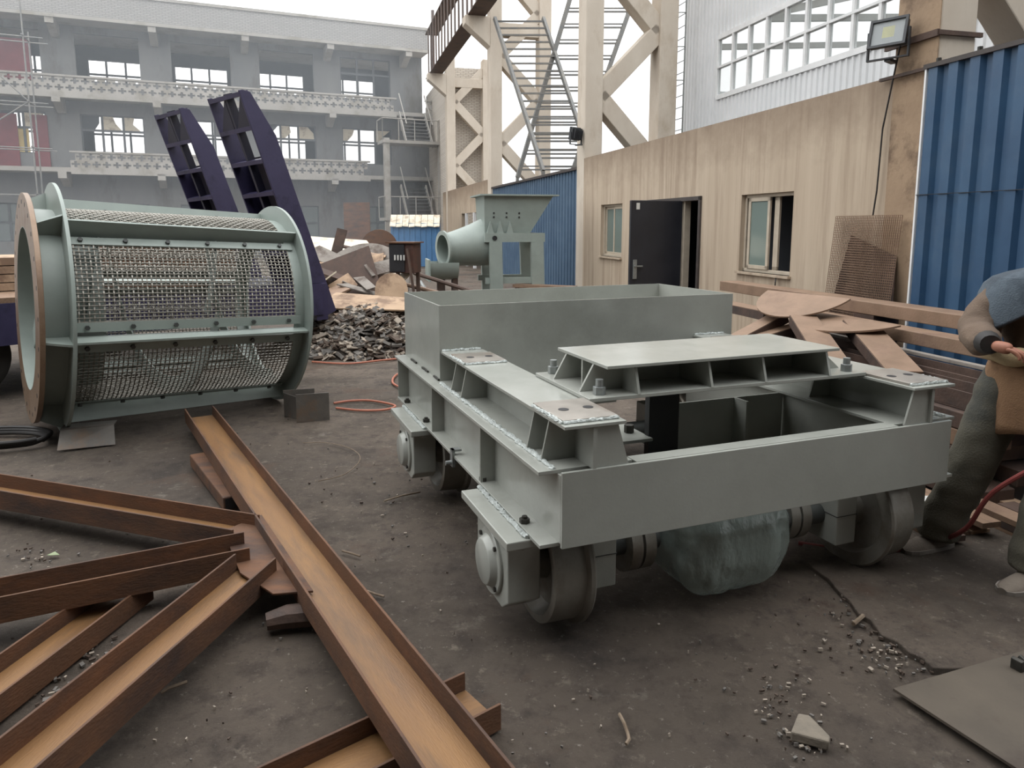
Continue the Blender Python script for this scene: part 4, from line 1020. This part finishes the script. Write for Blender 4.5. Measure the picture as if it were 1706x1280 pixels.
def ramp(y0):
    # built upright along z, thickness along x, width along y, then leaned towards -x
    Mx = Matrix.Translation((-.05, y0, .45)) @ Matrix.Rotation(rad(-18), 4, 'Y') @ Matrix.Rotation(rad(8), 4, 'Z')
    L = 2.88; wd = .66
    def R(): return MB(Mx)
    r0 = None
    for y in (0, wd):
        o = R().prism([(-.02, 0), (.30, 0), (.27, 2.3), (.12, L - .04), (.03, L), (-.02, L)], y - .012, y + .012, 'y')
        o = o.build('ramp_side', 'navy', tl, bevel=.004)
        r0 = r0 or o
    R().box(.0, .1, wd / 2 - .02, wd / 2 + .02, 0, L).build('ramp_rib', 'navy_dark', tl)
    R().box(.20, .24, 0, wd, 0, 2.1).build('ramp_plate', 'navy_dark', tl)
    for k in range(8):
        z = .12 + k * (L - .16) / 7
        R().box(-.02, .10, 0, wd, z - .025, z + .025).build('ramp_rung', 'navy', tl)
    for k in range(2):
        R().add([(.0, .03 + k * .33, L - .05), (.0, .30 + k * .33, L - .42), (.0, .03 + k * .33, L - .42), (.02, .03 + k * .33, L - .05), (.02, .30 + k * .33, L - .42), (.02, .03 + k * .33, L - .42)], [(0, 1, 2), (5, 4, 3), (0, 3, 4, 1), (1, 4, 5, 2), (2, 5, 3, 0)]).build('ramp_web', 'navy_dark', tl)
ramp(.05); ramp(1.85)
# goods on the trailer seen through the mesh
for i, (x, y, sx, sy, h, mt, lb) in enumerate(((-1.6, 1.0, .7, .5, .5, 'rust', 'rust brown crate on the trailer deck behind the drum'), (-2.9, 1.3, .5, .5, .35, 'scrap_tan', 'tan timber bundle on the trailer deck behind the drum'))):
    c = Vector((-2.42, 9.08, 0)) + Matrix.Rotation(rad(45), 3, 'Z') @ Vector((x, y, .925 if i == 0 else .975))
    o = thing('crate' if i == 0 else 'timber_bundle', lb, 'crate' if i == 0 else 'timber', c, rad(45))
    for k in range(4): MB().box(-sx, sx, -sy, sy, k * h / 4 + .005, (k + 1) * h / 4 - .005).build('board', mt, o)
# ================================================================== steel stock piled along the right wall
GP = 'steel stock piled along the right wall'
def stock(name, label, u0, u1, v, z0, w_, h_, mt, kind='box', cat='beam'):
    o = thing(name, label, cat, wpt(u0, v, z0), WR, group=GP)
    L = u1 - u0
    if kind == 'box': MB().box(-w_ / 2, w_ / 2, 0, L, 0, h_).build('body', mt, o, bevel=.006)
    else:
        t = .010
        MB().box(-w_ / 2, w_ / 2, 0, L, 0, t).build('web', mt, o)
        for s_ in (-1, 1): MB().box(s_ * (w_ / 2 - t / 2) - t / 2, s_ * (w_ / 2 - t / 2) + t / 2, 0, L, t, h_).build('flange', mt, o, bevel=.002)
    return o
stock('box_beam', 'long pale rusty box beam on top of the stock by the blue sheets', 3.0, 9.0, -.80, .885, .24, .11, 'rust_pale')
stock('box_beam', 'second pale rusty box beam lying lower beside the topmost one', 2.9, 7.2, -1.06, .755, .20, .10, 'rust_pale')
for u in (3.4, 6.6):
    o = thing('stock_trestle', ['dark steel trestle under the box beams beside the worker', 'dark steel trestle under the box beams near the mesh sheet'][u > 5], 'trestle', wpt(u, -.92), WR, group=GP)
    MB().box(-.28, .0, -.12, .12, .60, .753).box(.0, .26, -.12, .12, .60, .883).build('head', 'rust_dark', o)
    for x in (-.22, .2): MB().box(x - .05, x + .05, -.1, .1, 0, .60).build('leg', 'rust_dark', o)
stock('steel_channel', 'upturned dark channel with its open end towards the camera', 4.5, 7.0, -1.66, .56, .26, .11, 'rust_dark', 'ch', 'channel')
stock('steel_channel', 'dark channel lying behind the upturned open channel', 3.7, 7.2, -1.36, .56, .24, .13, 'rust_dark', 'ch', 'channel')
stock('angle_bar', 'thin grey-green bar laid along the top of the dark channels', 3.6, 7.0, -1.22, .695, .05, .03, 'scrap_grey', cat='bar')
k = 0
names = ['lowest', 'second lowest', 'middle', 'second highest', 'highest']
for lvl in range(5):
    z = .03 + lvl * .106
    for j, v in enumerate((-1.72, -1.46)):
        mt = ['rust_dark', 'scrap_grey', 'rust_dark', 'rust_pale', 'rust_dark'][(lvl + j) % 5]
        stock('flat_stack', '%s layer of dark steel bars in the %s stack behind the worker' % (names[lvl], ['front', 'rear'][j]), 4.5 + .05 * ((lvl * 3 + j) % 4), 7.0, v, z, .25, .102, mt, cat='steel bars')
rn = random.Random(11)
for i in range(9):
    v = -2.35 + (i % 3) * .13; z = .004 + (i // 3) * .034
    o = MB().box(-.06, .06, 0, 2.1 + rn.uniform(-.2, .2), 0, .03).build('flat_bar', ['wood_strip', 'rust_pale', 'scrap_tan', 'rust_dark'][i % 4], loc=wpt(4.25 + rn.uniform(-.1, .12), v, z))
    o.rotation_euler = (0, 0, WR + rn.uniform(-.003, .003))
    tag(o, 'brown flat strip on the ground, %s layer, %s of the three behind the trolley wheel' % (['bottom', 'middle', 'top'][i // 3], ['nearest', 'middle', 'farthest'][i % 3]), 'steel strip', 'flat strips on the ground behind the worker')
for i in range(9):
    v = -1.9 + (i % 3) * .13; z = .004 + (i // 3) * .034
    o = MB().box(-.06, .06, 0, 1.0, 0, .03).build('flat_bar', ['wood_strip', 'scrap_tan', 'rust_pale', 'rust_dark'][i % 4], loc=wpt(3.45 + rn.uniform(-.08, .08), v, z))
    o.rotation_euler = (0, 0, WR + rn.uniform(-.003, .003))
    tag(o, 'brown flat strip on the ground, %s layer, %s of the three behind the worker\'s legs' % (['bottom', 'middle', 'top'][i // 3], ['nearest', 'middle', 'farthest'][i % 3]), 'steel strip', 'flat strips on the ground behind the worker')
tag(MB().box(-.06, .06, -.04, .04, 0, .004).build('paper_scrap', 'paper', loc=wpt(4.55, -2.2, .108)), 'small white scrap of paper on the flat strips', 'paper')
# half discs
def half_disc(label, c, r, z, ang, mt, tilt=24):
    n = 24; pts = [(r * cos(pi + pi * i / n), r * .95 * sin(pi + pi * i / n)) for i in range(n + 1)]
    o = MB().prism(pts, 0, .014).build('half_disc_plate', mt, loc=(c.x, c.y, z)); o.rotation_euler = (rad(tilt), 0, ang)
    return tag(o, label, 'steel plate', GP)
a = atY(1280, 487, 6.75); b = atY(1418, 495, 5.95)
half_disc('large rust brown half-disc plate lying on top of the stock', (a + b) / 2, (b - a).length / 2, 1.03, atan2(b.y - a.y, b.x - a.x), 'rust_pale')
a = atY(1352, 518, 6.3); b = atY(1502, 529, 5.4)
half_disc('second half-disc plate tucked below the large one', (a + b) / 2, (b - a).length / 2, .88, atan2(b.y - a.y, b.x - a.x), 'rust_pale', 9)
def plank(label, pa, pb, w_, mt='rust_pale'):
    A = Vector(pa); B = Vector(pb)
    o = thing('leaning_channel', label, 'channel', A, 0, group=GP)
    MB().bar((0, 0, 0), B - A, w_, .012).build('web', mt, o)
    d = (B - A).normalized(); x = d.cross(Vector((0, 0, 1))).normalized(); z = x.cross(d).normalized()
    for s_ in (-1, 1):
        MB().bar(x * s_ * w_ / 2 - z * .04, B - A + x * s_ * w_ / 2 - z * .04, .01, .08).build('flange', 'rust_dark', o)
plank('pale rusty channel leaning down below the large half-disc', atY(1338, 526, 6.0), atY(1390, 604, 5.0), .21)
plank('pale rusty channel leaning down beside the bridge of the trolley', atY(1430, 534, 5.75), atY(1508, 620, 4.7), .23)
plank('short rusty channel leaning left behind the tray corner', atY(1300, 522, 6.4), atY(1225, 562, 6.2), .16)
plank('rusty channel lying flat behind the bridge plate', atY(1330, 540, 6.3), atY(1215, 575, 6.0), .12)
plank('rusty channel passing behind the tray corner', atY(1190, 500, 8.0), atY(1290, 520, 6.6), .2, 'rust_pale')
# mesh sheets leaning on the near column
ms = thing('mesh_sheet', 'rusty wire mesh sheet leaning against the nearest concrete column', 'wire mesh', wpt(7.05, -.32), WR)
m = MB(); Wd, Hg = .95, 1.75
for i in range(41):
    y = Wd * i / 40; m.tube([(.24 * (z / Hg) - .02 * sin(y * 6), y + .06 * z, z) for z in (0, Hg * .33, Hg * .66, Hg)], .004, 3, caps=False)
for j in range(71):
    z = Hg * j / 70; m.tube([(.24 * (z / Hg) - .02 * sin(y * 6), y + .06 * z, z) for y in (0, Wd * .33, Wd * .66, Wd)], .004, 3, caps=False)
m.build('wire_grid', 'rust_pale', ms, norm=False)
m = MB(); m.add([(.02, 0, 0), (.02, 1.12, 0), (.25, .9, 1.55), (.25, .25, 1.35), (.026, 0, 0), (.026, 1.12, 0), (.256, .9, 1.55), (.256, .25, 1.35)], [(0, 1, 2, 3), (7, 6, 5, 4), (0, 4, 5, 1), (1, 5, 6, 2), (2, 6, 7, 3), (3, 7, 4, 0)])
bs = m.build('backing_sheet', 'rust_dark', loc=wpt(7.0, -.28)); bs.rotation_euler = (0, 0, WR)
tag(bs, 'dark sheet of scrap steel leaning behind the wire mesh', 'steel sheet')
# ================================================================== floodlights
def flood(label, loc, rz, tilt, s_):
    o = thing('floodlight', label, 'floodlight', loc, rz)
    Mx = Matrix.Rotation(tilt, 4, 'X') @ Matrix.Scale(s_, 4)
    MB(Mx).prism([(-.17, -.13), (.17, -.13), (.17, .13), (-.17, .13)], .0, .06, 'y').build('housing', 'floodlight', o, bevel=.008)
    m = MB(Mx); m.box(-.18, .18, -.025, 0, .12, .145).box(-.18, .18, -.025, 0, -.145, -.12).box(-.18, -.155, -.025, 0, -.12, .12).box(.155, .18, -.025, 0, -.12, .12); m.build('bezel', 'floodlight', o)
    MB(Mx).box(-.155, .155, -.006, -.003, -.12, .12).build('lens', 'lamp_glass', o)
    MB(Mx).prism([(.08 * cos(a), .08 * sin(a) + .01) for a in [pi / 4 + k * pi / 2 for k in range(4)]], -.003, -.001, 'y').build('led_chip', 'led', o)
    for k in range(6): MB(Mx).box(-.14 + k * .05, -.125 + k * .05, .06, .11, -.1, .1).build('fin', 'floodlight', o)
    m = MB(Matrix.Scale(s_, 4)); m.box(-.2, -.185, .0, .04, -.24, .03).box(.185, .2, .0, .04, -.24, .03).box(-.2, .2, .0, .04, -.25, -.235).box(-.03, .03, .02, .2, -.27, -.24); m.build('bracket', 'floodlight', o)
c = wpt(7.35, -.22, 3.46)
flood('square floodlight with a yellow chip strapped high on the nearest column', c, WR - rad(62), rad(-14), .95)
flood('small dark floodlight on the leg of the wall-end column', wpt(16.4, -.2, 3.62), WR - rad(150), rad(-10), .95)
cab = MB().tube([wpt(7.3, -.1, 3.45), wpt(7.42, -.06, 3.1), wpt(7.52, -.06, 2.6), wpt(7.55, -.05, 2.0), wpt(7.58, -.05, 1.75)], .008, 6).build('wall_cable', 'black_cable')
tag(cab, 'thin black cable hanging down the column from the floodlight', 'cable')
tag(MB().tube([wpt(9.2, -.02, 1.03), wpt(9.15, -.06, .95), wpt(9.18, -.05, .7), wpt(9.1, -.08, .55)], .008, 6).build('window_cable', 'black_cable'), 'short black cable hanging from the half open window', 'cable')
# ================================================================== worker
def skin_mesh(name, verts, edges, mt, parent, sub=2, root=0):
    me = bpy.data.meshes.new(name + '_cage'); me.from_pydata([v[0] for v in verts], edges, [])
    o = bpy.data.objects.new(name + '_cage', me); COL.objects.link(o)
    sk = o.modifiers.new('skin', 'SKIN'); sk.use_smooth_shade = True
    sl = me.skin_vertices[0].data
    for i, v in enumerate(verts):
        r = v[1]; sl[i].radius = r if isinstance(r, tuple) else (r, r); sl[i].use_root = (i == root)
    sb = o.modifiers.new('sub', 'SUBSURF'); sb.levels = sub; sb.render_levels = sub
    dg = bpy.context.evaluated_depsgraph_get()
    m2 = bpy.data.meshes.new_from_object(o.evaluated_get(dg)); m2.name = name
    bpy.data.objects.remove(o); bpy.data.meshes.remove(me)
    m2.materials.clear(); m2.materials.append(MATS[mt])
    m2.polygons.foreach_set('use_smooth', [True] * len(m2.polygons))
    r = bpy.data.objects.new(name, m2); COL.objects.link(r); r.parent = parent
    return r
def wrinkle(o, amp, sc):
    me = o.data
    nn = [v.normal.copy() for v in me.vertices]
    for v, n_ in zip(me.vertices, nn):
        p = v.co
        v.co = p + n_ * amp * (noise.noise(Vector((p.x * sc, p.y * sc, p.z * sc * 1.8))) + .5 * noise.noise(p * sc * 2.3))
PX, PY = 2.42, 3.33
POFF = .115
ps = thing('person', 'worker in brown jacket, denim cape and apron at the right edge', 'person', (PX + POFF, PY, 0))
def P(x, y, z): return Vector((x - PX, y - PY, z))
hipR, hipL = P(2.29, 3.39, .90), P(2.46, 3.27, .90)
knR, knL = P(2.16, 3.38, .50), P(2.37, 3.12, .49)
anR, anL = P(2.06, 3.46, .10), P(2.28, 3.08, .10)
pel, wai, che, nek = P(2.41, 3.34, .95), P(2.41, 3.35, 1.08), P(2.42, 3.33, 1.27), P(2.45, 3.27, 1.43)
shR, shL = P(2.25, 3.42, 1.37), P(2.61, 3.21, 1.37)
elR, elL = P(2.10, 3.37, 1.13), P(2.56, 3.02, 1.10)
wrR, wrL = P(2.02, 3.13, 1.125), P(2.27, 2.97, 1.12)
head = P(2.50, 3.20, 1.56)
# body: one continuous surface, mostly covered by clothes
V = [(pel, (.11, .09)), (wai, (.11, .09)), (che, (.13, .10)), (nek, .055), (P(2.475, 3.235, 1.50), (.075, .085)), (head, (.082, .10)), (P(2.515, 3.185, 1.64), (.06, .075)),
     (shR, .06), (elR, .042), (wrR, .030), (shL, .06), (elL, .042), (wrL, .030), (hipR, .085), (knR, .06), (anR, .042), (hipL, .085), (knL, .06), (anL, .042)]
E_ = [(0, 1), (1, 2), (2, 3), (3, 4), (4, 5), (5, 6), (2, 7), (7, 8), (8, 9), (2, 10), (10, 11), (11, 12), (0, 13), (13, 14), (14, 15), (0, 16), (16, 17), (17, 18)]
body = skin_mesh('body', V, E_, 'skin', ps)
# face: nose, brow and mouth on the bowed head (facing the hands)
fd = Vector((-.5, -.75, -.45)).normalized(); rt_ = Vector((-.83, .55, 0)); up_ = rt_.cross(fd).normalized()
hc = head
m = MB(); m.tube([hc + fd * .085 + up_ * .03, hc + fd * .115 - up_ * .01, hc + fd * .10 - up_ * .02], [.010, .016, .012], 8); m.build('nose', 'skin', body, smooth=True)
for s_ in (-1, 1):
    MB().tube([hc + fd * .088 + up_ * .03 + rt_ * s_ * .024, hc + fd * .088 + up_ * .03 + rt_ * s_ * .046], .007, 8).build('eye', 'black_steel', body, smooth=True)
    MB().tube([hc + rt_ * s_ * .085 + up_ * .02, hc + rt_ * s_ * .092 - up_ * .03], [.018, .013], 8).build('ear', 'skin', body, smooth=True)
MB().tube([hc + fd * .088 - up_ * .045 - rt_ * .02, hc + fd * .092 - up_ * .047, hc + fd * .088 - up_ * .045 + rt_ * .02], .006, 6).build('mouth', 'red_hose', body, smooth=True)
# hands: palm and five fingers each, curled together round a small part
def hand(wr, d, side, nm):
    d = d.normalized(); n_ = Vector((0, 0, 1)); r_ = d.cross(n_).normalized() * side; n_ = Vector((0, 0, 1))
    v = [(wr, (.027, .024)), (wr + d * .045, (.038, .030)), (wr + d * .088, (.040, .028))]; e = [(0, 1), (1, 2)]
    o = skin_mesh('hand', v, e, 'skin', ps, 2)
    for k in range(4):
        b = wr + d * (.088 - .004 * abs(k - 1)) + r_ * (-.027 + k * .018)
        ln = (.036, .042, .038, .030)[k]
        p1 = b + d * ln * .9 - n_ * .006; p2 = p1 + d * ln * .45 - n_ * ln * .55; p3 = p2 - d * ln * .12 - n_ * ln * .45
        f_ = skin_mesh('finger', [(b - d * .015, .0095), (b + d * .004, .0095), (p1, .0088), (p2, .008), (p3, .007)], [(0, 1), (1, 2), (2, 3), (3, 4)], 'skin', o, 2)
    b = wr + d * .035 - r_ * .030
    skin_mesh('thumb', [(b, .012), (b - r_ * .018 + d * .025 - n_ * .008, .0105), (b - r_ * .012 + d * .055 - n_ * .022, .009), (b + d * .075 - n_ * .03, .0075)], [(0, 1), (1, 2), (2, 3)], 'skin', o, 2)
    return o
dR = P(2.10, 3.045, 1.105) - wrR; dL = P(2.14, 3.02, 1.105) - wrL
hand(wrR, dR, 1, 'hand'); hand(wrL, dL, -1, 'hand')
# clothes
tro = skin_mesh('trousers', [(pel + Vector((0, 0, .04)), (.155, .13)), (hipR, .13), (hipR.lerp(knR, .5), .122), (knR, .112), (knR.lerp(anR, .6), .11), (anR + Vector((0, 0, .0)), .108), (anR + Vector((0, 0, -.03)), .10),
                           (hipL, .13), (hipL.lerp(knL, .5), .122), (knL, .112), (knL.lerp(anL, .6), .108), (anL + Vector((0, 0, .0)), .105), (anL + Vector((0, 0, -.03)), .098)],
              [(0, 1), (1, 2), (2, 3), (3, 4), (4, 5), (5, 6), (0, 7), (7, 8), (8, 9), (9, 10), (10, 11), (11, 12)], 'trousers', ps, 3)
wrinkle(tro, .010, 8)
jk = skin_mesh('jacket', [(wai + Vector((0, 0, -.06)), (.175, .15)), (wai + Vector((0, 0, .06)), (.17, .145)), (che, (.185, .145)), (nek + Vector((0, 0, -.03)), (.09, .09)),
                          (shR + Vector((0, 0, -.02)), .075), (shR.lerp(elR, .5), .092), (elR, .092), (elR.lerp(wrR, .55), .085), (elR.lerp(wrR, .92), .058),
                          (shL + Vector((0, 0, -.02)), .075), (shL.lerp(elL, .5), .092), (elL, .092), (elL.lerp(wrL, .55), .085), (elL.lerp(wrL, .92), .058)],
             [(0, 1), (1, 2), (2, 3), (2, 4), (4, 5), (5, 6), (6, 7), (7, 8), (2, 9), (9, 10), (10, 11), (11, 12), (12, 13)], 'jacket', ps, 3)
wrinkle(jk, .010, 11)
for w0, e0 in ((wrR, elR), (wrL, elL)):
    d = (w0 - e0).normalized(); MB().tube([w0 - d * .05, w0 - d * .02, w0], [.056, .05, .042], 14).build('cuff', 'black_cable', ps, smooth=True)
# hood with shoulder cape: a lathe-like shell over head and shoulders
m = MB(); nu = 40
prof = [(P(2.50, 3.21, 1.70), .03, .03), (P(2.50, 3.21, 1.67), .09, .09), (P(2.49, 3.22, 1.58), .125, .13), (P(2.47, 3.26, 1.48), .115, .115), (P(2.45, 3.28, 1.45), .17, .14), (P(2.43, 3.31, 1.415), .275, .19), (P(2.43, 3.31, 1.34), .315, .22), (P(2.42, 3.31, 1.24), .32, .225)]
sx_ = Vector((.38, -.21, 0)).normalized(); sy_ = Vector((.21, .38, 0)).normalized()
for j, (c, ra, rb_) in enumerate(prof):
    for i in range(nu):
        a = 2 * pi * i / nu
        wv = 1 + (.05 * sin(a * 5 + 1) + .03 * sin(a * 9)) * max(0, (j - 4) / 3)
        drop = -.09 * max(0, (j - 6)) * (abs(cos(a)) ** 2) * (1 if j == 7 else 0) + (.05 * sin(a * 3) if j == 7 else 0)
        m.v.append(c + sx_ * cos(a) * ra * wv + sy_ * sin(a) * rb_ * wv + Vector((0, 0, drop)))
# leave the face open on the front
for j in range(len(prof) - 1):
    for i in range(nu):
        a = 2 * pi * (i + .5) / nu
        if 1 <= j <= 2 and abs(((a - 1.5 * pi) + pi) % (2 * pi) - pi) < .75: continue
        m.f.append((j * nu + i, j * nu + (i + 1) % nu, (j + 1) * nu + (i + 1) % nu, (j + 1) * nu + i))
m.f.append(list(range(nu))[::-1])
hd = m.build('hood_cape', 'denim', ps, smooth=True)
so = hd.modifiers.new('solid', 'SOLIDIFY'); so.thickness = .008
sb = hd.modifiers.new('sub', 'SUBSURF'); sb.levels = 1; sb.render_levels = 1
# apron round the hips and the rolled glove stuffed over its top
m = MB(); nu = 28
for j in range(9):
    z = 1.02 - j * .042
    for i in range(nu + 1):
        a = pi * (1.02 + .96 * i / nu) ; ra = .205 + .012 * j ** .5 + .012 * sin(i * .9) * j / 6; rb_ = .185 + .02 * j ** .5
        m.v.append(P(2.41, 3.34, z) + sx_ * cos(a) * ra + sy_ * sin(a) * rb_ + Vector((0, 0, .012 * sin(i * .7) * (j == 8))))
m.f = [(j * (nu + 1) + i, j * (nu + 1) + i + 1, (j + 1) * (nu + 1) + i + 1, (j + 1) * (nu + 1) + i) for j in range(8) for i in range(nu)]
ap = m.build('apron', 'apron', ps, smooth=True); so = ap.modifiers.new('solid', 'SOLIDIFY'); so.thickness = .008
m = MB(); pts = []; rr = []
for i in range(12):
    a = pi * (1.05 + .8 * i / 11); pts.append(P(2.41, 3.34, 1.045 + .012 * sin(i * 1.7)) + sx_ * cos(a) * .225 + sy_ * sin(a) * .215); rr.append(.044 + .012 * sin(i * 2.1))
m.tube(pts, rr, 10); wa = m.build('waist_roll', 'glove', ps, smooth=True); sb = wa.modifiers.new('sub', 'SUBSURF'); sb.levels = 1; sb.render_levels = 1
# shoes
def shoe(an, d):
    d = Vector(d).normalized(); s_ = Vector((-d.y, d.x, 0)); c = Vector((an.x, an.y, 0))
    sec = [(-.09, .032, .08), (-.04, .044, .09), (.03, .048, .085), (.10, .052, .070), (.16, .052, .055), (.20, .040, .045), (.22, .020, .034)]
    m = MB(); n = 14
    for t, w_, h_ in sec:
        for i in range(n):
            a = 2 * pi * i / n
            m.v.append(c + d * t + s_ * cos(a) * w_ + Vector((0, 0, .028 + max(0, sin(a)) * (h_ - .02) + min(0, sin(a)) * .010)))
    m.f = [(j * n + i, j * n + (i + 1) % n, (j + 1) * n + (i + 1) % n, (j + 1) * n + i) for j in range(len(sec) - 1) for i in range(n)] + [list(range(n))[::-1], list(range((len(sec) - 1) * n, len(sec) * n))]
    o = m.build('shoe', 'shoe', ps, smooth=True)
    pol = [c + d * t + s_ * w_ * sg * 1.08 for sg, seq in ((1, sec), (-1, sec[::-1])) for t, w_, h_ in seq]
    MB().prism([(q.x, q.y) for q in pol], .0165, .036).build('sole', 'scrap_grey', o)
shoe(anR, (-.95, -.3, 0)); shoe(anL, (-.9, -.42, 0))
# ================================================================== hoses and cables on the ground
def hose(label, pts, r, mt, cat='hose', nm='air_hose'):
    # smooth Catmull-Rom
    P_ = [Vector(p) for p in pts]; out = []
    for i in range(len(P_) - 1):
        p0, p1, p2, p3 = P_[max(i - 1, 0)], P_[i], P_[i + 1], P_[min(i + 2, len(P_) - 1)]
        for k in range(6):
            t = k / 6
            out.append(.5 * ((2 * p1) + (p2 - p0) * t + (2 * p0 - 5 * p1 + 4 * p2 - p3) * t * t + (3 * p1 - p0 - 3 * p2 + p3) * t ** 3))
    out.append(P_[-1])
    o = MB().tube(out, r, 8).build(nm, mt, smooth=True)
    return tag(o, label, cat)
hose('red air hose hanging from the worker\'s hands and trailing under the trolley', [(2.27, 2.98, 1.08), (2.36, 2.90, .95), (2.27, 2.84, .74), atY(1655, 820, 3.05), atY(1610, 880, 3.2), gz(1560, 903, .03), gz(1520, 912, .022), gz(1480, 918, .022), gz(1400, 915, .012), gz(1330, 905, .012)], .011, 'red_hose')
hose('thin red-orange hose looping on the ground between the drum and the trolley', [gz(520, 603, .012), gz(580, 606, .012), gz(640, 600, .012), gz(700, 596, .012), gz(690, 612, .012), gz(660, 625, .012), gz(656, 640, .012), gz(690, 652, .012)], .012, 'orange_hose')
hose('short red-orange hose lying just left of the trolley', [gz(556, 672, .012), gz(585, 668, .012), gz(620, 668, .012), gz(658, 676, .012), gz(640, 683, .012), gz(600, 684, .012), gz(560, 680, .012)], .011, 'orange_hose')
hose('thin pale wire curling on the ground beside the longest beam', [gz(505, 738, .01), gz(545, 738, .01), gz(585, 748, .02), gz(600, 765, .02), gz(575, 790, .015), gz(530, 802, .01)], .003, 'twig', 'wire', 'ground_wire')
m = []
for t in range(3):
    for i in range(16):
        a = 2 * pi * i / 16; c = gz(-6, 738); m.append((c.x + (.36 + .02 * t) * cos(a), c.y + (.20 + .012 * t) * sin(a), .02 + .018 * t))
hose('coil of black cable on the ground at the left edge', m, .016, 'black_cable', 'cable', 'cable_coil')
# ================================================================== litter on the ground
lt = MB(); rn = random.Random(21)
lit = {'chip_pale': MB(), 'chip_grey': MB(), 'chip_dark': MB()}
def litter(px0, px1, py0, py1, n, smin, smax):
    for _ in range(n):
        p = gz(rn.uniform(px0, px1), rn.uniform(py0, py1)); k = rn.choice(list(lit))
        m = lit[k]; s1 = rn.uniform(smin, smax)
        m.m = Matrix.Translation((p.x, p.y, .004 + gh(p.x, p.y) - .006)) @ Matrix.Rotation(rn.uniform(0, 6.3), 4, 'Z') @ Matrix.Rotation(rn.uniform(-.3, .3), 4, 'X')
        m.box(-s1, s1, -s1 * rn.uniform(.2, .8), s1 * .5, -.003, rn.uniform(.002, .008))
litter(0, 1706, 640, 1280, 220, .002, .006)
def cluster(px, py, sx, sy, n, smin, smax):
    for _ in range(n):
        x = rn.gauss(px, sx); y = min(1275, max(650, rn.gauss(py, sy))); litter(x, x + 1, y, y + 1, 1, smin, smax)
cluster(1450, 1065, 40, 22, 70, .003, .010); cluster(1500, 1100, 35, 15, 50, .003, .009); cluster(1410, 1015, 20, 12, 30, .003, .008)
cluster(1290, 1170, 40, 30, 60, .002, .008); cluster(1350, 1240, 30, 15, 30, .002, .008)
cluster(95, 1130, 45, 30, 60, .004, .016); cluster(150, 1080, 30, 25, 30, .004, .014); cluster(60, 930, 30, 8, 25, .003, .009)
cluster(620, 800, 70, 25, 25, .003, .009); cluster(740, 860, 80, 40, 25, .003, .009)
gl = thing('ground_litter', 'scattered small chips and grit on the yard ground', 'litter', kind='stuff')
for k, m in lit.items(): m.m = Matrix.Identity(4); m.build('grit', k, gl, norm=False)['kind'] = 'stuff'
def twig(label, pts, r):
    tag(MB().tube(pts, r, 6).build('twig', 'twig', smooth=True), label, 'twig', 'twigs on the ground')
twig('pale crooked twig on the ground right of the longest beam', [gz(1032, 1190, .008), gz(1040, 1205, .012), (gz(1046, 1222, .008)), gz(1048, 1232, .012), gz(1043, 1240, .008)], .006)
twig('short pale stick lying on the broken slab edge', [gz(1422, 1040, .02), gz(1438, 1026, .02)], .009)
twig('thin twig beside the longest beam, left of the front wheel', [gz(570, 918, .008), gz(585, 922, .01), gz(600, 927, .008)], .005)
twig('thin twig lying parallel to the longest beam near the gusset', [gz(612, 985, .008), gz(625, 990, .012), (gz(640, 994, .008))], .005)
twig('curly dark metal shaving on the ground in the lower left', [gz(268, 1155 + 0, .008), gz(280, 1147, .012), gz(295, 1142, .008), gz(312, 1136, .01)], .006)
twig('thin twig on the ground behind the front wheel', [gz(640, 835, .008), gz(670, 826, .01), gz(700, 820, .008)], .005)
c = gz(88, 927)
tag(MB().add([(-.03, 0, .004), (0, -.018, .012), (.035, 0, .006), (0, .02, .014), (-.03, 0, .006), (0, -.018, .014), (.035, 0, .008), (0, .02, .016)], [(0, 1, 2, 3), (7, 6, 5, 4), (0, 4, 5, 1), (1, 5, 6, 2), (2, 6, 7, 3), (3, 7, 4, 0)]).build('leaf', 'leaf', loc=(c.x, c.y, 0)), 'pale green dry leaf on the ground at the left', 'leaf')

c = gz(1700, 1122)
sb_ = thing('scrap_clip', 'small dark torn steel clip lying on the flat floor plate', 'steel scrap', (c.x, c.y, .022), rad(25))
MB().prism([(-.035, 0), (.05, 0), (.05, .012), (-.01, .016), (-.02, .045), (-.035, .04)], -.02, .02, 'y').build('clip_body', 'bolt_dark', sb_, bevel=.003)
MB().cyl((.02, -.02, .012), (.02, .02, .03), .009, 8).build('pin', 'bolt_dark', sb_)
# ================================================================== thin smoky haze hanging over the far yard
hz = bpy.data.materials.new('haze'); hz.use_nodes = True
hn = hz.node_tree.nodes; hn.clear()
ho = hn.new('ShaderNodeOutputMaterial'); hv = hn.new('ShaderNodeVolumeScatter')
hv.inputs['Color'].default_value = (.86, .93, 1.0, 1); hv.inputs['Density'].default_value = .0085; hv.inputs['Anisotropy'].default_value = .3
hz.node_tree.links.new(hv.outputs[0], ho.inputs['Volume']); MATS['haze'] = hz
hb_ = MB().box(-34, -3.2, 14, 52, .02, 15).build('haze', 'haze')
tag(hb_, 'thin bluish smoke haze drifting in front of the far factory building', 'haze', kind='stuff')
